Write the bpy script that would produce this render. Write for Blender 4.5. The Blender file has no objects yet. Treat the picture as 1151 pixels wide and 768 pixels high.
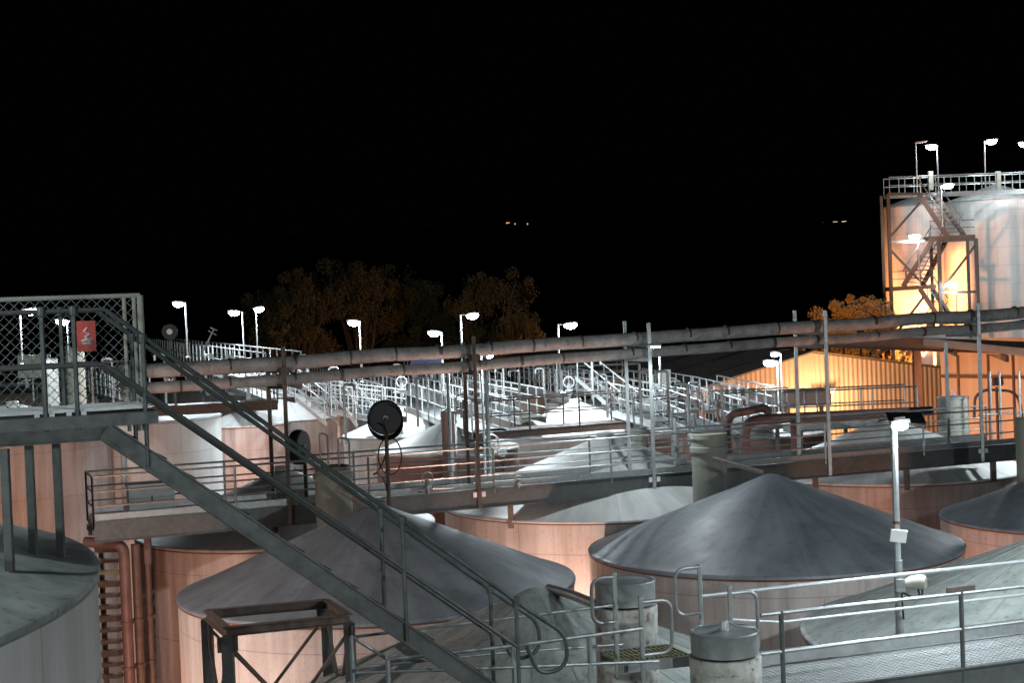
import bpy, math, random
from mathutils import Vector, Matrix
random.seed(7)
R_ = math.radians
scene = bpy.context.scene
col = scene.collection
V = Vector

# ------------------------------------------------------------------ camera
F = 1700.0; PITCH = R_(1.31); ROLL = R_(2.2)
fwd = V((0, math.cos(PITCH), -math.sin(PITCH)))
r0 = V((1, 0, 0)); u0 = V((0, math.sin(PITCH), math.cos(PITCH)))
right = r0*math.cos(ROLL) - u0*math.sin(ROLL)
up = u0*math.cos(ROLL) + r0*math.sin(ROLL)
cd = bpy.data.cameras.new('camera'); cam = bpy.data.objects.new('camera', cd); col.objects.link(cam)
cd.sensor_width = 36; cd.lens = F/1151*36; cd.clip_end = 5000; cd.clip_start = 0.1
m3 = Matrix((right, up, -fwd)).transposed()
cam.matrix_world = m3.to_4x4()
scene.camera = cam

def ray(px, py): return (px-575.5)/F*right - (py-384)/F*up + fwd
def P(px, py, Y):            # point on the pixel's ray at forward distance Y
    v = ray(px, py); return v*(Y/v.y)
def PZ(px, py, z):
    v = ray(px, py); return v*(z/v.z)

# ------------------------------------------------------------------ materials
M = {}
def mat(name, c, rough=.6, metal=0., c2=None, scale=3., amt=.5, streak=False, bump=0., panel=None, c3=None, spots=0.):
    m = bpy.data.materials.new(name); m.use_nodes = True
    nt = m.node_tree; N = nt.nodes; L = nt.links
    b = N['Principled BSDF']; b.inputs['Roughness'].default_value = rough; b.inputs['Metallic'].default_value = metal
    if c2 is None: c2 = tuple(x*.6 for x in c)
    tc = N.new('ShaderNodeTexCoord'); mp = N.new('ShaderNodeMapping'); L.new(tc.outputs['Object'], mp.inputs[0])
    mp.inputs['Scale'].default_value = (1, 1, .07) if streak else (1, 1, 1)
    no = N.new('ShaderNodeTexNoise'); no.inputs['Scale'].default_value = scale; no.inputs['Detail'].default_value = 7; no.inputs['Roughness'].default_value = .62
    L.new(mp.outputs[0], no.inputs['Vector']); polar = None
    if name.startswith('roof_') and name != 'roof_dark':
        sx = N.new('ShaderNodeSeparateXYZ'); L.new(tc.outputs['Object'], sx.inputs[0])
        at = N.new('ShaderNodeMath'); at.operation = 'ARCTAN2'; L.new(sx.outputs[1], at.inputs[0]); L.new(sx.outputs[0], at.inputs[1])
        ln = N.new('ShaderNodeVectorMath'); ln.operation = 'LENGTH'; cx = N.new('ShaderNodeCombineXYZ'); L.new(sx.outputs[0], cx.inputs[0]); L.new(sx.outputs[1], cx.inputs[1]); L.new(cx.outputs[0], ln.inputs[0])
        cp = N.new('ShaderNodeCombineXYZ'); ma = N.new('ShaderNodeMath'); ma.operation = 'MULTIPLY'; ma.inputs[1].default_value = 9; L.new(at.outputs[0], ma.inputs[0]); L.new(ma.outputs[0], cp.inputs[0])
        mb = N.new('ShaderNodeMath'); mb.operation = 'MULTIPLY'; mb.inputs[1].default_value = .45; L.new(ln.outputs[1], mb.inputs[0]); L.new(mb.outputs[0], cp.inputs[1])
        np_ = N.new('ShaderNodeTexNoise'); np_.inputs['Scale'].default_value = 1.1; np_.inputs['Detail'].default_value = 6; L.new(cp.outputs[0], np_.inputs['Vector'])
        mr = N.new('ShaderNodeMapRange'); mr.inputs['From Min'].default_value = .3; mr.inputs['From Max'].default_value = .65; mr.inputs['To Min'].default_value = 1.08; mr.inputs['To Max'].default_value = .78; L.new(np_.outputs[0], mr.inputs[0])
        fm = N.new('ShaderNodeMath'); fm.operation = 'MULTIPLY'; fm.inputs[1].default_value = 16/6.2832; L.new(at.outputs[0], fm.inputs[0])
        fr = N.new('ShaderNodeMath'); fr.operation = 'FRACT'; L.new(fm.outputs[0], fr.inputs[0])
        lt = N.new('ShaderNodeMath'); lt.operation = 'LESS_THAN'; lt.inputs[1].default_value = .018; L.new(fr.outputs[0], lt.inputs[0])
        l2 = N.new('ShaderNodeMath'); l2.operation = 'MULTIPLY_ADD'; l2.inputs[1].default_value = -.16; l2.inputs[2].default_value = 1; L.new(lt.outputs[0], l2.inputs[0])
        pm_ = N.new('ShaderNodeMath'); pm_.operation = 'MULTIPLY'; L.new(mr.outputs[0], pm_.inputs[0]); L.new(l2.outputs[0], pm_.inputs[1]); polar = pm_.outputs[0]
    rp = N.new('ShaderNodeMapRange'); rp.inputs['From Min'].default_value = .38; rp.inputs['From Max'].default_value = .68; rp.inputs['To Max'].default_value = amt
    L.new(no.outputs[0], rp.inputs[0])
    mx = N.new('ShaderNodeMix'); mx.data_type = 'RGBA'; mx.inputs[6].default_value = (*c, 1); mx.inputs[7].default_value = (*c2, 1)
    L.new(rp.outputs[0], mx.inputs[0]); out = mx.outputs[2]
    # broad blotches
    n2 = N.new('ShaderNodeTexNoise'); n2.inputs['Scale'].default_value = scale*.23; n2.inputs['Detail'].default_value = 4
    L.new(tc.outputs['Object'], n2.inputs['Vector'])
    r2 = N.new('ShaderNodeMapRange'); r2.inputs['From Min'].default_value = .35; r2.inputs['From Max'].default_value = .7; r2.inputs['To Max'].default_value = .45
    L.new(n2.outputs[0], r2.inputs[0])
    mx2 = N.new('ShaderNodeMix'); mx2.data_type = 'RGBA'; L.new(out, mx2.inputs[6]); mx2.inputs[7].default_value = (*(c3 or tuple(x*.72 for x in c)), 1)
    L.new(r2.outputs[0], mx2.inputs[0]); out = mx2.outputs[2]
    if spots:
        n3 = N.new('ShaderNodeTexNoise'); n3.inputs['Scale'].default_value = scale*4; n3.inputs['Detail'].default_value = 6
        L.new(tc.outputs['Object'], n3.inputs['Vector'])
        r3 = N.new('ShaderNodeMapRange'); r3.inputs['From Min'].default_value = .60; r3.inputs['From Max'].default_value = .66; r3.inputs['To Max'].default_value = spots
        L.new(n3.outputs[0], r3.inputs[0])
        mx3 = N.new('ShaderNodeMix'); mx3.data_type = 'RGBA'; L.new(out, mx3.inputs[6]); mx3.inputs[7].default_value = (.035, .022, .016, 1)
        L.new(r3.outputs[0], mx3.inputs[0]); out = mx3.outputs[2]
    if panel:
        br = N.new('ShaderNodeTexBrick'); br.inputs['Scale'].default_value = 1
        br.inputs['Brick Width'].default_value = panel[0]; br.inputs['Row Height'].default_value = panel[1]; br.inputs['Mortar Size'].default_value = panel[2]
        br.inputs['Color1'].default_value = (1, 1, 1, 1); br.inputs['Color2'].default_value = (.9, .9, .9, 1); br.inputs['Mortar'].default_value = (panel[3],)*3+(1,)
        L.new(tc.outputs['UV'], br.inputs['Vector'])
        mm = N.new('ShaderNodeMix'); mm.data_type = 'RGBA'; mm.blend_type = 'MULTIPLY'; mm.inputs[0].default_value = 1
        L.new(out, mm.inputs[6]); L.new(br.outputs[0], mm.inputs[7]); out = mm.outputs[2]
    if polar is not None:
        vs_ = N.new('ShaderNodeVectorMath'); vs_.operation = 'SCALE'; L.new(out, vs_.inputs[0]); L.new(polar, vs_.inputs[3]); out = vs_.outputs[0]
    L.new(out, b.inputs['Base Color'])
    rr = N.new('ShaderNodeMapRange'); rr.inputs['To Min'].default_value = max(.05, rough-.15); rr.inputs['To Max'].default_value = min(1, rough+.15)
    L.new(no.outputs[0], rr.inputs[0]); L.new(rr.outputs[0], b.inputs['Roughness'])
    if bump:
        bp = N.new('ShaderNodeBump'); bp.inputs['Strength'].default_value = bump; bp.inputs['Distance'].default_value = .02
        L.new(n2.outputs[0] if streak else no.outputs[0], bp.inputs['Height']); L.new(bp.outputs[0], b.inputs['Normal'])
    M[name] = m; return m
def emat(name, c, s):
    m = bpy.data.materials.new(name); m.use_nodes = True; b = m.node_tree.nodes['Principled BSDF']
    b.inputs['Base Color'].default_value = (*c, 1); b.inputs['Emission Color'].default_value = (*c, 1); b.inputs['Emission Strength'].default_value = s
    M[name] = m
mat('wall_cream', (.56, .51, .48), .55, c2=(.28, .22, .19), scale=4.2, amt=.75, streak=True, panel=(3.6, 1.6, .010, .62), bump=.15, c3=(.42, .36, .32), spots=.18)
mat('wall_white', (.72, .72, .70), .6, c2=(.42, .40, .37), scale=2.6, amt=.5, streak=True, panel=(3.0, 1.3, .012, .66), bump=.12, c3=(.5, .49, .47))
mat('wall_red', (.34, .20, .16), .6, c2=(.2, .11, .08), scale=3, amt=.6, streak=True, panel=(3.0, 1.3, .012, .6))
mat('wall_shed', (.52, .48, .44), .55, c2=(.34, .30, .27), scale=2, amt=.5, streak=True)
mat('roof_grey', (.245, .275, .30), .5, c2=(.14, .16, .18), scale=1.1, amt=.8, bump=.12, c3=(.20, .22, .24), spots=.15)
mat('roof_pale', (.46, .47, .46), .45, c2=(.33, .34, .32), scale=1.6, amt=.6, bump=.2, c3=(.38, .38, .36), spots=.25)
mat('roof_weathered', (.42, .455, .435), .45, c2=(.2, .23, .215), scale=2.2, amt=.85, bump=.3, c3=(.30, .33, .31), spots=.3)
mat('seam', (.30, .33, .31), .5, c2=(.16, .18, .17))
mat('roof_white', (.66, .67, .66), .5, c2=(.5, .5, .48), scale=1.6, amt=.5, bump=.1, c3=(.55, .55, .53))
mat('roof_dark', (.24, .22, .21), .8, c2=(.16, .15, .14), scale=2)
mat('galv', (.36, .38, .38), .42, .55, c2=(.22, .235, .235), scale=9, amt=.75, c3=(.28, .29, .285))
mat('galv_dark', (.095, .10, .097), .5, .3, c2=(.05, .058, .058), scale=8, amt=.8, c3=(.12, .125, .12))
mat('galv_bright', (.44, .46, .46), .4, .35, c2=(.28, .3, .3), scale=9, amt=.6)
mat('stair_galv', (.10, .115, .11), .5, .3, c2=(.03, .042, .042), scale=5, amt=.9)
mat('steel_brown', (.11, .085, .072), .65, .1, c2=(.06, .045, .038), scale=7, amt=.8, c3=(.15, .09, .06))
mat('pipe_grey', (.44, .42, .41), .6, c2=(.2, .19, .18), scale=3.5, amt=.85, c3=(.34, .32, .31), bump=.2, spots=.35)
mat('pipe_red', (.135, .082, .072), .5, c2=(.08, .035, .03), scale=4)
mat('concrete', (.34, .34, .29), .75, c2=(.22, .22, .18), scale=3, amt=.6, streak=True, c3=(.27, .27, .22), bump=.3)
mat('peeling', (.62, .63, .60), .6, c2=(.12, .09, .06), scale=2.6, amt=.95, streak=False, c3=(.42, .41, .36), bump=.5, spots=.7)
mat('asphalt', (.045, .043, .04), .9, c2=(.03, .03, .03), scale=1.5)
mat('hill', (.010, .011, .010), .95, c2=(.006, .006, .006), scale=.02)
mat('rubber', (.012, .012, .013), .45, c2=(.02, .02, .02), scale=5)
mat('red_sign', (.55, .045, .03), .45, c2=(.4, .03, .02), scale=8)
mat('white_paint', (.75, .75, .73), .45, c2=(.6, .6, .58), scale=6)
mat('blue_paint', (.10, .17, .42), .5)
mat('cabinet', (.30, .36, .36), .4, c2=(.22, .27, .27), scale=4)
mat('yellow_grate', (.24, .24, .13), .7, c2=(.12, .12, .07), scale=8, amt=.8)
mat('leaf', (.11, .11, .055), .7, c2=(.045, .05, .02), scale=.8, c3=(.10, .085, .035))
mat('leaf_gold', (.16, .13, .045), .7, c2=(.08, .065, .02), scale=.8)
mat('bark', (.08, .07, .06), .85, c2=(.05, .045, .04), scale=2, streak=True)
mat('rust', (.20, .075, .03), .8, c2=(.10, .05, .03), scale=6, amt=.8)
emat('led', (.78, .91, 1.), 140); emat('led_far', (.82, .93, 1.), 60); emat('led_dim', (.9, .95, 1.), 9); emat('sodium', (1., .55, .18), 40)
emat('town', (1., .5, .2), 1.0); emat('town_white', (1, .85, .6), .8)

# ------------------------------------------------------------------ mesh builder
def woff(o):
    s = V((0, 0, 0))
    while o is not None: s = s + o.location; o = o.parent
    return s
def tag(o, label=None, cat=None, group=None, kind=None):
    if label: o['label'] = label
    if cat: o['category'] = cat
    if group: o['group'] = group
    if kind: o['kind'] = kind
    return o
def thing(name, loc, label, cat, group=None):
    o = bpy.data.objects.new(name, None); col.objects.link(o); o.location = loc; o.empty_display_size = .2
    return tag(o, label, cat, group)
class MB:
    def __init__(s): s.v = []; s.f = []; s.uv = {}
    def add(s, vs, fs):
        n = len(s.v); s.v += [V(x) for x in vs]; s.f += [tuple(i+n for i in f) for f in fs]; return s
    def box(s, c, d, ax=None, ay=None):      # centre, full dims, optional axis directions
        ax = (ax or V((1, 0, 0))).normalized(); ay = (ay or V((-ax.y, ax.x, 0))).normalized(); az = ax.cross(ay).normalized()
        c = V(c); vs = []
        for k in (-.5, .5):
            for a, b in ((-.5, -.5), (.5, -.5), (.5, .5), (-.5, .5)): vs.append(c+ax*d[0]*a+ay*d[1]*b+az*d[2]*k)
        return s.add(vs, [(3, 2, 1, 0), (4, 5, 6, 7), (0, 1, 5, 4), (1, 2, 6, 5), (2, 3, 7, 6), (3, 0, 4, 7)])
    def beam(s, a, b, w, h):                 # box between two points, w horizontal, h vertical
        a = V(a); b = V(b); d = b-a; ax = d.normalized()
        ay = V((0, 0, 1)).cross(ax)
        if ay.length < .01: ay = V((0, 1, 0))
        return s.box((a+b)/2, (d.length, w, h), ax, ay)
    def ibeam(s, a, b, w, h, t=.02):
        a = V(a); b = V(b); ax = (b-a).normalized(); ay = V((0, 0, 1)).cross(ax).normalized(); az = ax.cross(ay)
        s.beam(a+az*(h/2-t/2), b+az*(h/2-t/2), w, t); s.beam(a-az*(h/2-t/2), b-az*(h/2-t/2), w, t)
        return s.beam(a, b, t, h-2*t-.002)
    def tube(s, pts, r, n=8, cap=True):
        pts = [V(p) for p in pts]; rings = []; prev = None
        rs = r if isinstance(r, (list, tuple)) else [r]*len(pts)
        for i, p in enumerate(pts):
            if i == 0: d = pts[1]-p
            elif i == len(pts)-1: d = p-pts[-2]
            else: d = (pts[i+1]-p).normalized()+(p-pts[i-1]).normalized()
            d.normalize()
            if prev is None:
                a = d.cross(V((0, 0, 1)))
                if a.length < .05: a = d.cross(V((0, 1, 0)))
            else: a = prev-d*prev.dot(d)
            a.normalize(); prev = a; b = d.cross(a)
            rings.append([p+(a*math.cos(2*math.pi*k/n)+b*math.sin(2*math.pi*k/n))*rs[i] for k in range(n)])
        base = len(s.v)
        for q in rings: s.v += q
        for i in range(len(pts)-1):
            for k in range(n):
                s.f.append((base+i*n+k, base+i*n+(k+1) % n, base+(i+1)*n+(k+1) % n, base+(i+1)*n+k))
        if cap:
            s.f.append(tuple(base+k for k in range(n))[::-1]); s.f.append(tuple(base+(len(pts)-1)*n+k for k in range(n)))
        return s
    def lathe(s, c, prof, n=64, uv=False, a0=0, tilt=None):
        c = V(c); base = len(s.v)
        for (r, z) in prof:
            for k in range(n):
                a = a0+2*math.pi*k/n; q = V((r*math.cos(a), r*math.sin(a), z))
                if tilt: q = tilt @ q
                s.v.append(c+q)
        R = max(p[0] for p in prof)
        for i in range(len(prof)-1):
            for k in range(n):
                f = (base+i*n+k, base+i*n+(k+1) % n, base+(i+1)*n+(k+1) % n, base+(i+1)*n+k)
                if uv: s.uv[len(s.f)] = [(2*math.pi*R*k/n, prof[i][1]), (2*math.pi*R*(k+1)/n, prof[i][1]), (2*math.pi*R*(k+1)/n, prof[i+1][1]), (2*math.pi*R*k/n, prof[i+1][1])]
                s.f.append(f)
        return s
    def build(s, name, m, parent=None, label=None, smooth=True, ang=38):
        off = woff(parent) if parent else V((0, 0, 0)); loc = V((0, 0, 0))
        if parent is None and s.v:
            mn = V((min(v.x for v in s.v), min(v.y for v in s.v), min(v.z for v in s.v))); mx = V((max(v.x for v in s.v), max(v.y for v in s.v), max(v.z for v in s.v)))
            loc = V(((mn.x+mx.x)/2, (mn.y+mx.y)/2, mn.z))
        me = bpy.data.meshes.new(name); me.from_pydata([v-off-loc for v in s.v], [], s.f)
        if s.uv:
            ul = me.uv_layers.new()
            for fi, uvs in s.uv.items():
                for li, q in zip(me.polygons[fi].loop_indices, uvs): ul.data[li].uv = q
        me.validate(); me.update()
        if smooth: me.shade_smooth(); me.set_sharp_from_angle(angle=R_(ang))
        o = bpy.data.objects.new(name, me); col.objects.link(o); o.location = loc; o.parent = parent
        me.materials.append(M[m])
        if label: o['label'] = label
        return o
def fillet(pts, r, n=5):
    pts = [V(p) for p in pts]; out = [pts[0]]
    for i in range(1, len(pts)-1):
        p = pts[i]; a = pts[i-1]-p; b = pts[i+1]-p; rr = min(r, a.length*.49, b.length*.49)
        a.normalize(); b.normalize(); s = p+a*rr; e = p+b*rr
        for k in range(n+1):
            t = k/n; out.append(s*(1-t)**2+p*2*t*(1-t)+e*t*t)
    out.append(pts[-1]); return out
Z = V((0, 0, 1))

# ------------------------------------------------------------------ generic builders
def railing(root, pts, h=1.05, sp=1.9, r=.024, m='galv', mids=(.5,), n=6, ends=True, toe=False, pm=None):
    pts = [V(p) for p in pts]
    MB().tube(fillet([p+Z*h for p in pts], .08, 3), r, n).build('handrail', m, root)
    for q in mids: MB().tube([p+Z*h*q for p in pts], r*.85, n).build('midrail', m, root)
    for a, b in zip(pts, pts[1:]):
        L = (b-a).length; k = max(1, round(L/sp))
        for i in range(k+1):
            if i == 0 and a is not pts[0]: continue
            p = a+(b-a)*i/k
            MB().tube([p-Z*.12, p+Z*h], r, n).build('post', pm or m, root)
        if toe: MB().beam(a+Z*.08, b+Z*.08, .012, .14).build('toe_board', m, root)
def walkway(name, label, a, b, width, fh=.3, m='galv', dm='galv_dark', fm=None, near=True, far=True, sp=1.9, r=.024, h=1.05, group='raised walkways over the tanks', toe=False, bars=False, legs=0, mids=(.5,)):
    a = V(a); b = V(b); d = (b-a); d.z = 0; d.normalize(); s = V((-d.y, d.x, 0))*width
    fm = fm or m
    t = thing(name, (a+b)/2, label, 'walkway', group)
    if bars:
        g = MB(); L = (b-a).length; k = int(L/.05); dd = (b-a)/L
        for i in range(k+1):
            p = a+dd*(L*i/k); g.beam(p+s*.03-Z*.015, p+s*.97-Z*.015, .010, .028)
        for j in range(int(width/.06)):
            q = s*(.04+.92*j/int(width/.06)); g.beam(a+q-Z*.012, b+q-Z*.012, .012, .03)
        g.build('grating', 'galv_bright', t, smooth=False)
    else: MB().beam(a+s/2-Z*.03, b+s/2-Z*.03, width-.03, .05).build('deck', dm, t, smooth=False)
    for q in (0, 1):
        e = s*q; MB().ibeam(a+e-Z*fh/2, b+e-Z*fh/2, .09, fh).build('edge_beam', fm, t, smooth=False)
    k = max(2, int((b-a).length/2.4))
    for i in range(k+1 if toe else 0):
        p = a+(b-a)*i/k; MB().beam(p+s*.03-Z*(fh*.55), p+s*.97-Z*(fh*.55), .07, .12).build('cross_beam', fm, t, smooth=False)
    if near: railing(t, [a, b], h, sp, r, m, toe=toe, mids=mids)
    if far: railing(t, [a+s, b+s], h, sp, r, m, toe=toe, mids=mids)
    for i in range(legs):
        p = a+(b-a)*(i+.5)/legs+s/2
        MB().beam(p-Z*(fh+.0), p-Z*1.6, .12, .12).build('leg', fm, t, smooth=False)
    return t
GROUND = -14.0
def tank(label, c, R, z, rise, wall='wall_cream', roof='roof_grey', ribs=0, cap=True, hatch=None, group='storage tanks of the tank farm', courses=True, rings=()):
    c = V((c[0], c[1], GROUND)); t = thing('storage_tank', c, label, 'tank', group)
    H = z-GROUND
    MB().lathe(c, [(R, 0), (R, H-.02)], 128, uv=True).build('shell', wall, t)
    prof = [(R+.03, H-.05), (R+.035, H-.01), (R+.02, H+.012), (R*.985, H+.03), (R*.93, H+rise*.068), (R*.6, H+rise*.405), (R*.3, H+rise*.71), (R*.1, H+rise*.915), (R*.035, H+rise*.985), (0.001, H+rise)]
    rf = MB().lathe(c, prof, 128).build('roof', roof, t, ang=50)
    MB().lathe(c, [(R+.003, H-.085), (R+.022, H-.085), (R+.022, H-.052), (R+.003, H-.052)], 128).build('rim_band', 'rust' if wall == 'wall_cream' else 'galv', t)
    if ribs:
        g = MB()
        def rz(q):
            for (ra, za), (rb, zb) in zip(prof[2:], prof[3:]):
                if rb <= q <= ra: return za+(zb-za)*(ra-q)/(ra-rb)
            return H+rise
        for i in range(ribs):
            a = 2*math.pi*(i+.3)/ribs; u = V((math.cos(a), math.sin(a), 0)); qs = [R*.985, R*.93, R*.6, R*.3, R*.1]
            for qa, qb in zip(qs, qs[1:]): g.beam(c+u*qa+Z*(rz(qa)-.002), c+u*qb+Z*(rz(qb)-.002), .03, .012)
        g.build('roof_seam', 'seam', t, smooth=False)
    if cap:
        MB().lathe(c, [(.0, H+rise+.06), (.22, H+rise+.06), (.24, H+rise+.045), (.24, H+rise-.05)][::-1], 24).build('vent_cap', roof, t)
    return t
def tank_px(label, px, py, z, hw, rise=None, **k):
    p = PZ(px, py, z); R = hw/F*p.y
    return tank(label, (p.x, p.y), R, z, rise if rise is not None else R*.39, **k), p, R

def add_light(parent, loc, power, color, r=.12, spot=True, size=165, blend=.5, direction=(0, 0, -1)):
    l = bpy.data.lights.new('lamp_light', 'SPOT' if spot else 'POINT'); l.energy = power; l.color = color; l.shadow_soft_size = r
    if spot: l.spot_size = R_(size); l.spot_blend = blend
    o = bpy.data.objects.new('lamp_light', l); col.objects.link(o); o.parent = parent; o.location = V(loc)-woff(parent)
    o.rotation_euler = V(direction).to_track_quat('-Z', 'Y').to_euler()
    return o
LED = (.84, .94, 1.0); SOD = (1.0, .30, .10)
def lamp(label, head, base, side=-1, power=300, head_w=.50, m='galv_bright', em='led', group='LED lamps on poles', cat='lamp', lit=True, tiltx=.25, r=.035, fwdy=.0):
    """head: px,py of lamp head ; base: px,py,Y of pole foot"""
    B = P(*base); hd = P(head[0], head[1], base[2]); pole_top = V((B.x, B.y, hd.z+.02))
    t = thing('lamp_post', B, label, cat, group)
    MB().tube([B, pole_top], r, 8).build('pole', m, t)
    MB().lathe(B, [(0.001, 0), (.10, 0), (.10, .02), (.05, .05)], 12).build('base_plate', m, t, smooth=False)
    dx = hd.x-B.x; u = V((1 if dx >= 0 else -1, fwdy, 0)).normalized()
    MB().tube([pole_top-u*.0, pole_top+u*max(abs(dx)-head_w*.35, .04)], .022, 6).build('arm', m, t)
    c = V((hd.x, B.y, hd.z)); ax = (u+Z*tiltx*-1).normalized(); ax = (u*1+Z*.10).normalized(); sd = Z.cross(u).normalized()
    h = MB(); h.box(c+Z*.035, (head_w, head_w*.55, .055), ax, sd); h.box(c+Z*.075, (head_w*.55, head_w*.35, .05), ax, sd)
    hb = h.build('lamp_head', m, t, smooth=False)
    l = MB(); nrm = ax.cross(sd).normalized()
    if nrm.z < 0: nrm = -nrm
    if lit: l.lathe(c-Z*.01, [(head_w*.46*math.cos(R_(a)), head_w*.30*math.sin(R_(a))*(1 if a < 0 else .35)) for a in (-89.9, -70, -50, -30, -10, 10, 40, 89.9)], 20).build('lens', em, hb)
    else: l.box(c-nrm*.012, (head_w*.86, head_w*.46, .05), ax, sd).build('lens', 'white_paint', hb, smooth=False)
    if lit and power: add_light(t, c-Z*(head_w*.36), power*2.9, LED, .12, True, 172, .25)
    return t

# ------------------------------------------------------------------ ground, hills, sky
w = bpy.data.worlds.new('World'); scene.world = w; w.use_nodes = True
w.node_tree.nodes['Background'].inputs[0].default_value = (.5, .6, .9, 1); w.node_tree.nodes['Background'].inputs[1].default_value = .0006
g = MB(); g.add([(-1500, -200, GROUND), (1500, -200, GROUND), (1500, 3000, GROUND), (-1500, 3000, GROUND)], [(0, 1, 2, 3)])
tag(g.build('ground', 'asphalt', smooth=False), kind='structure')
hm = MB(); nx, ny = 60, 16; vs = []; fs = []
for j in range(ny+1):
    for i in range(nx+1):
        x = -1600+3200*i/nx; y = 900+1100*j/ny; t = j/ny
        h = GROUND-2+t*t*150*(.8+.25*math.sin(x*.004+1)+.12*math.sin(x*.013))+4*math.sin(x*.02+y*.015)*t
        vs.append((x, y, h))
for j in range(ny):
    for i in range(nx):
        a = j*(nx+1)+i; fs.append((a, a+1, a+nx+2, a+nx+1))
tag(hm.add(vs, fs).build('hills', 'hill'), kind='structure')
def hill_z(x, y):
    t = (y-900)/1100
    return GROUND-2+t*t*150*(.8+.25*math.sin(x*.004+1)+.12*math.sin(x*.013))+4*math.sin(x*.02+y*.015)*t
def house(px, py, wpx, m, label):
    # find where the pixel's ray meets the hillside
    best = None
    y = 905.
    while y < 1990:
        p = P(px, py, y)
        if p.z < hill_z(p.x, y): best = p; break
        y += 3
    if best is None: best = P(px, py, 1700)
    s = best.y/F; wd = max(wpx*s, 1.2); c = V((best.x, best.y, best.z))
    t = thing('farmhouse', c, label, 'house', 'distant houses on the dark hillside')
    MB().box(c+Z*1.5+V((0, 4, 0)), (wd+4, 7, 6)).build('wall', 'hill', t, smooth=False)
    MB().add([c+V((-(wd+5)/2, -.2, 4.5)), c+V(((wd+5)/2, -.2, 4.5)), c+V(((wd+5)/2, 8, 4.5)), c+V((-(wd+5)/2, 8, 4.5)), c+V((-(wd+5)/2, 4, 6.5)), c+V(((wd+5)/2, 4, 6.5))],
             [(0, 1, 5, 4), (2, 3, 4, 5), (0, 4, 3), (1, 2, 5), (0, 3, 2, 1)]).build('roof', 'hill', t, smooth=False)
    MB().box(c+V((0, .42, .6)), (wd, .1, 2.4)).build('window', m, t, smooth=False)
house(571, 251.5, 4, 'town', 'brightest amber house light, centre of the dark hillside')
house(579, 252.5, .6, 'town_white', 'small pale light just right of the amber house light')
house(593, 252.5, 1, 'town', 'faintest speck of light right of the amber house light')
house(926, 251.5, 3, 'town', 'dim amber light, left one of the row on the right hillside')
house(939, 250.5, 5, 'town_white', 'widest pale light in the row on the right hillside')
house(949, 250, 5, 'town_white', 'pale light at the right end of the row on the right hillside')

# ------------------------------------------------------------------ tanks
tk = {}
def T(key, *a, **k): tk[key] = tank_px(*a, **k)
tk['A'] = (tank('pale insulated tank cut by the left edge, platform legs standing on its grey-green roof', (-11.68, 13.82), 7.51, -2.55, 2.3, 'wall_white', 'roof_weathered'), V((-11.68, 13.82, -2.55)), 7.51)
T('E', 'big dark cone roofed tank right behind the descending stair', 425, 656, -5.47, 221, 1.62, wall='wall_cream', roof='roof_grey')
T('G', 'largest dark blue-grey cone roofed tank in the middle right, below the long walkway', 869, 612, -5.58, 207, 1.6, wall='wall_cream', roof='roof_grey', cap=False)
T('F', 'foreground tank with pale seamed cone roof behind the round handrail loops', 607, 770, -5.8, 270, 1.5, wall='wall_cream', roof='roof_weathered', ribs=22, cap=False)
T('I', 'foreground tank with seamed grey cone roof behind the lit grating at the right edge', 1200, 706, -5.65, 295, 1.65, wall='wall_cream', roof='roof_weathered', ribs=26, cap=False)
T('H', 'pink lit tank with stained shell under the middle of the long walkway', 683, 560, -5.2, 184, 1.7, wall='wall_cream', roof='roof_white')
T('J', 'reddish tank under the right part of the long walkway, pale cone behind it', 1000, 527, -5.33, 148, 1.55, wall='wall_cream', roof='roof_white')
T('D', 'orange lit tank below the left end of the long walkway', 322, 592, -5.4, 166, 1.5, wall='wall_cream', roof='roof_pale')
T('K', 'dark roofed tank at the right edge behind the seamed roof', 1215, 577, -5.6, 153, 1.2, wall='wall_cream', roof='roof_grey')
T('B', 'orange lit tank behind the platform legs at the left edge', 15, 484, -3.8, 112, 1.0, wall='wall_cream', roof='roof_pale')
T('L', 'pale white tank seen between the platform fence and the stair rail', 165, 470, -3.7, 82, .35, wall='wall_white', roof='roof_white')
T('M', 'narrow orange tank with a bright white roof edge behind the stair rail', 276, 476, -4.9, 50, .7, wall='wall_cream', roof='roof_white')
T('N', 'mauve walled tank with white cone roof left of the black hose reel', 322, 468, -5.1, 76, 1.35, wall='wall_cream', roof='roof_white')
T('O', 'tank with snow white roof just behind the black hose reel', 448, 487, -5.0, 62, .95, wall='wall_white', roof='roof_white')
T('P', 'brown red walled tank with white roof behind the walkway rail', 503, 504, -5.0, 80, 1.0, wall='wall_red', roof='roof_white')
T('Q', 'white walled tank under the dark cross bridge', 648, 484, -5.0, 84, 1.2, wall='wall_white', roof='roof_white')
T('S', 'maroon tank behind the bent red pipes', 868, 486, -4.9, 62, .6, wall='wall_red', roof='roof_dark')
T('U', 'brown walled tank between the tall poles and the concrete stack', 765, 483, -5.0, 50, .7, wall='wall_red', roof='roof_white')
far = [(35, 440, 60), (118, 436, 58), (395, 449, 52), (470, 452, 44), (560, 447, 52), (655, 452, 40), (745, 460, 40), (240, 436, 60), (330, 428, 44), (420, 428, 40), (520, 426, 38), (610, 428, 38)]
fl = ['left edge, beyond the wire mesh', 'beyond the mesh behind the red sign', 'above the mauve walled tank', 'right above the black hose reel', 'left behind the dark cross bridge rail',
      'right behind the dark cross bridge rail', 'behind the two tall pale poles', 'under the left end of the big pipes', 'last row, left of the centre poles', 'last row, below the lamp left of centre', 'last row, behind the tall lamp pole', 'last row, right of the tall lamp pole']
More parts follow.
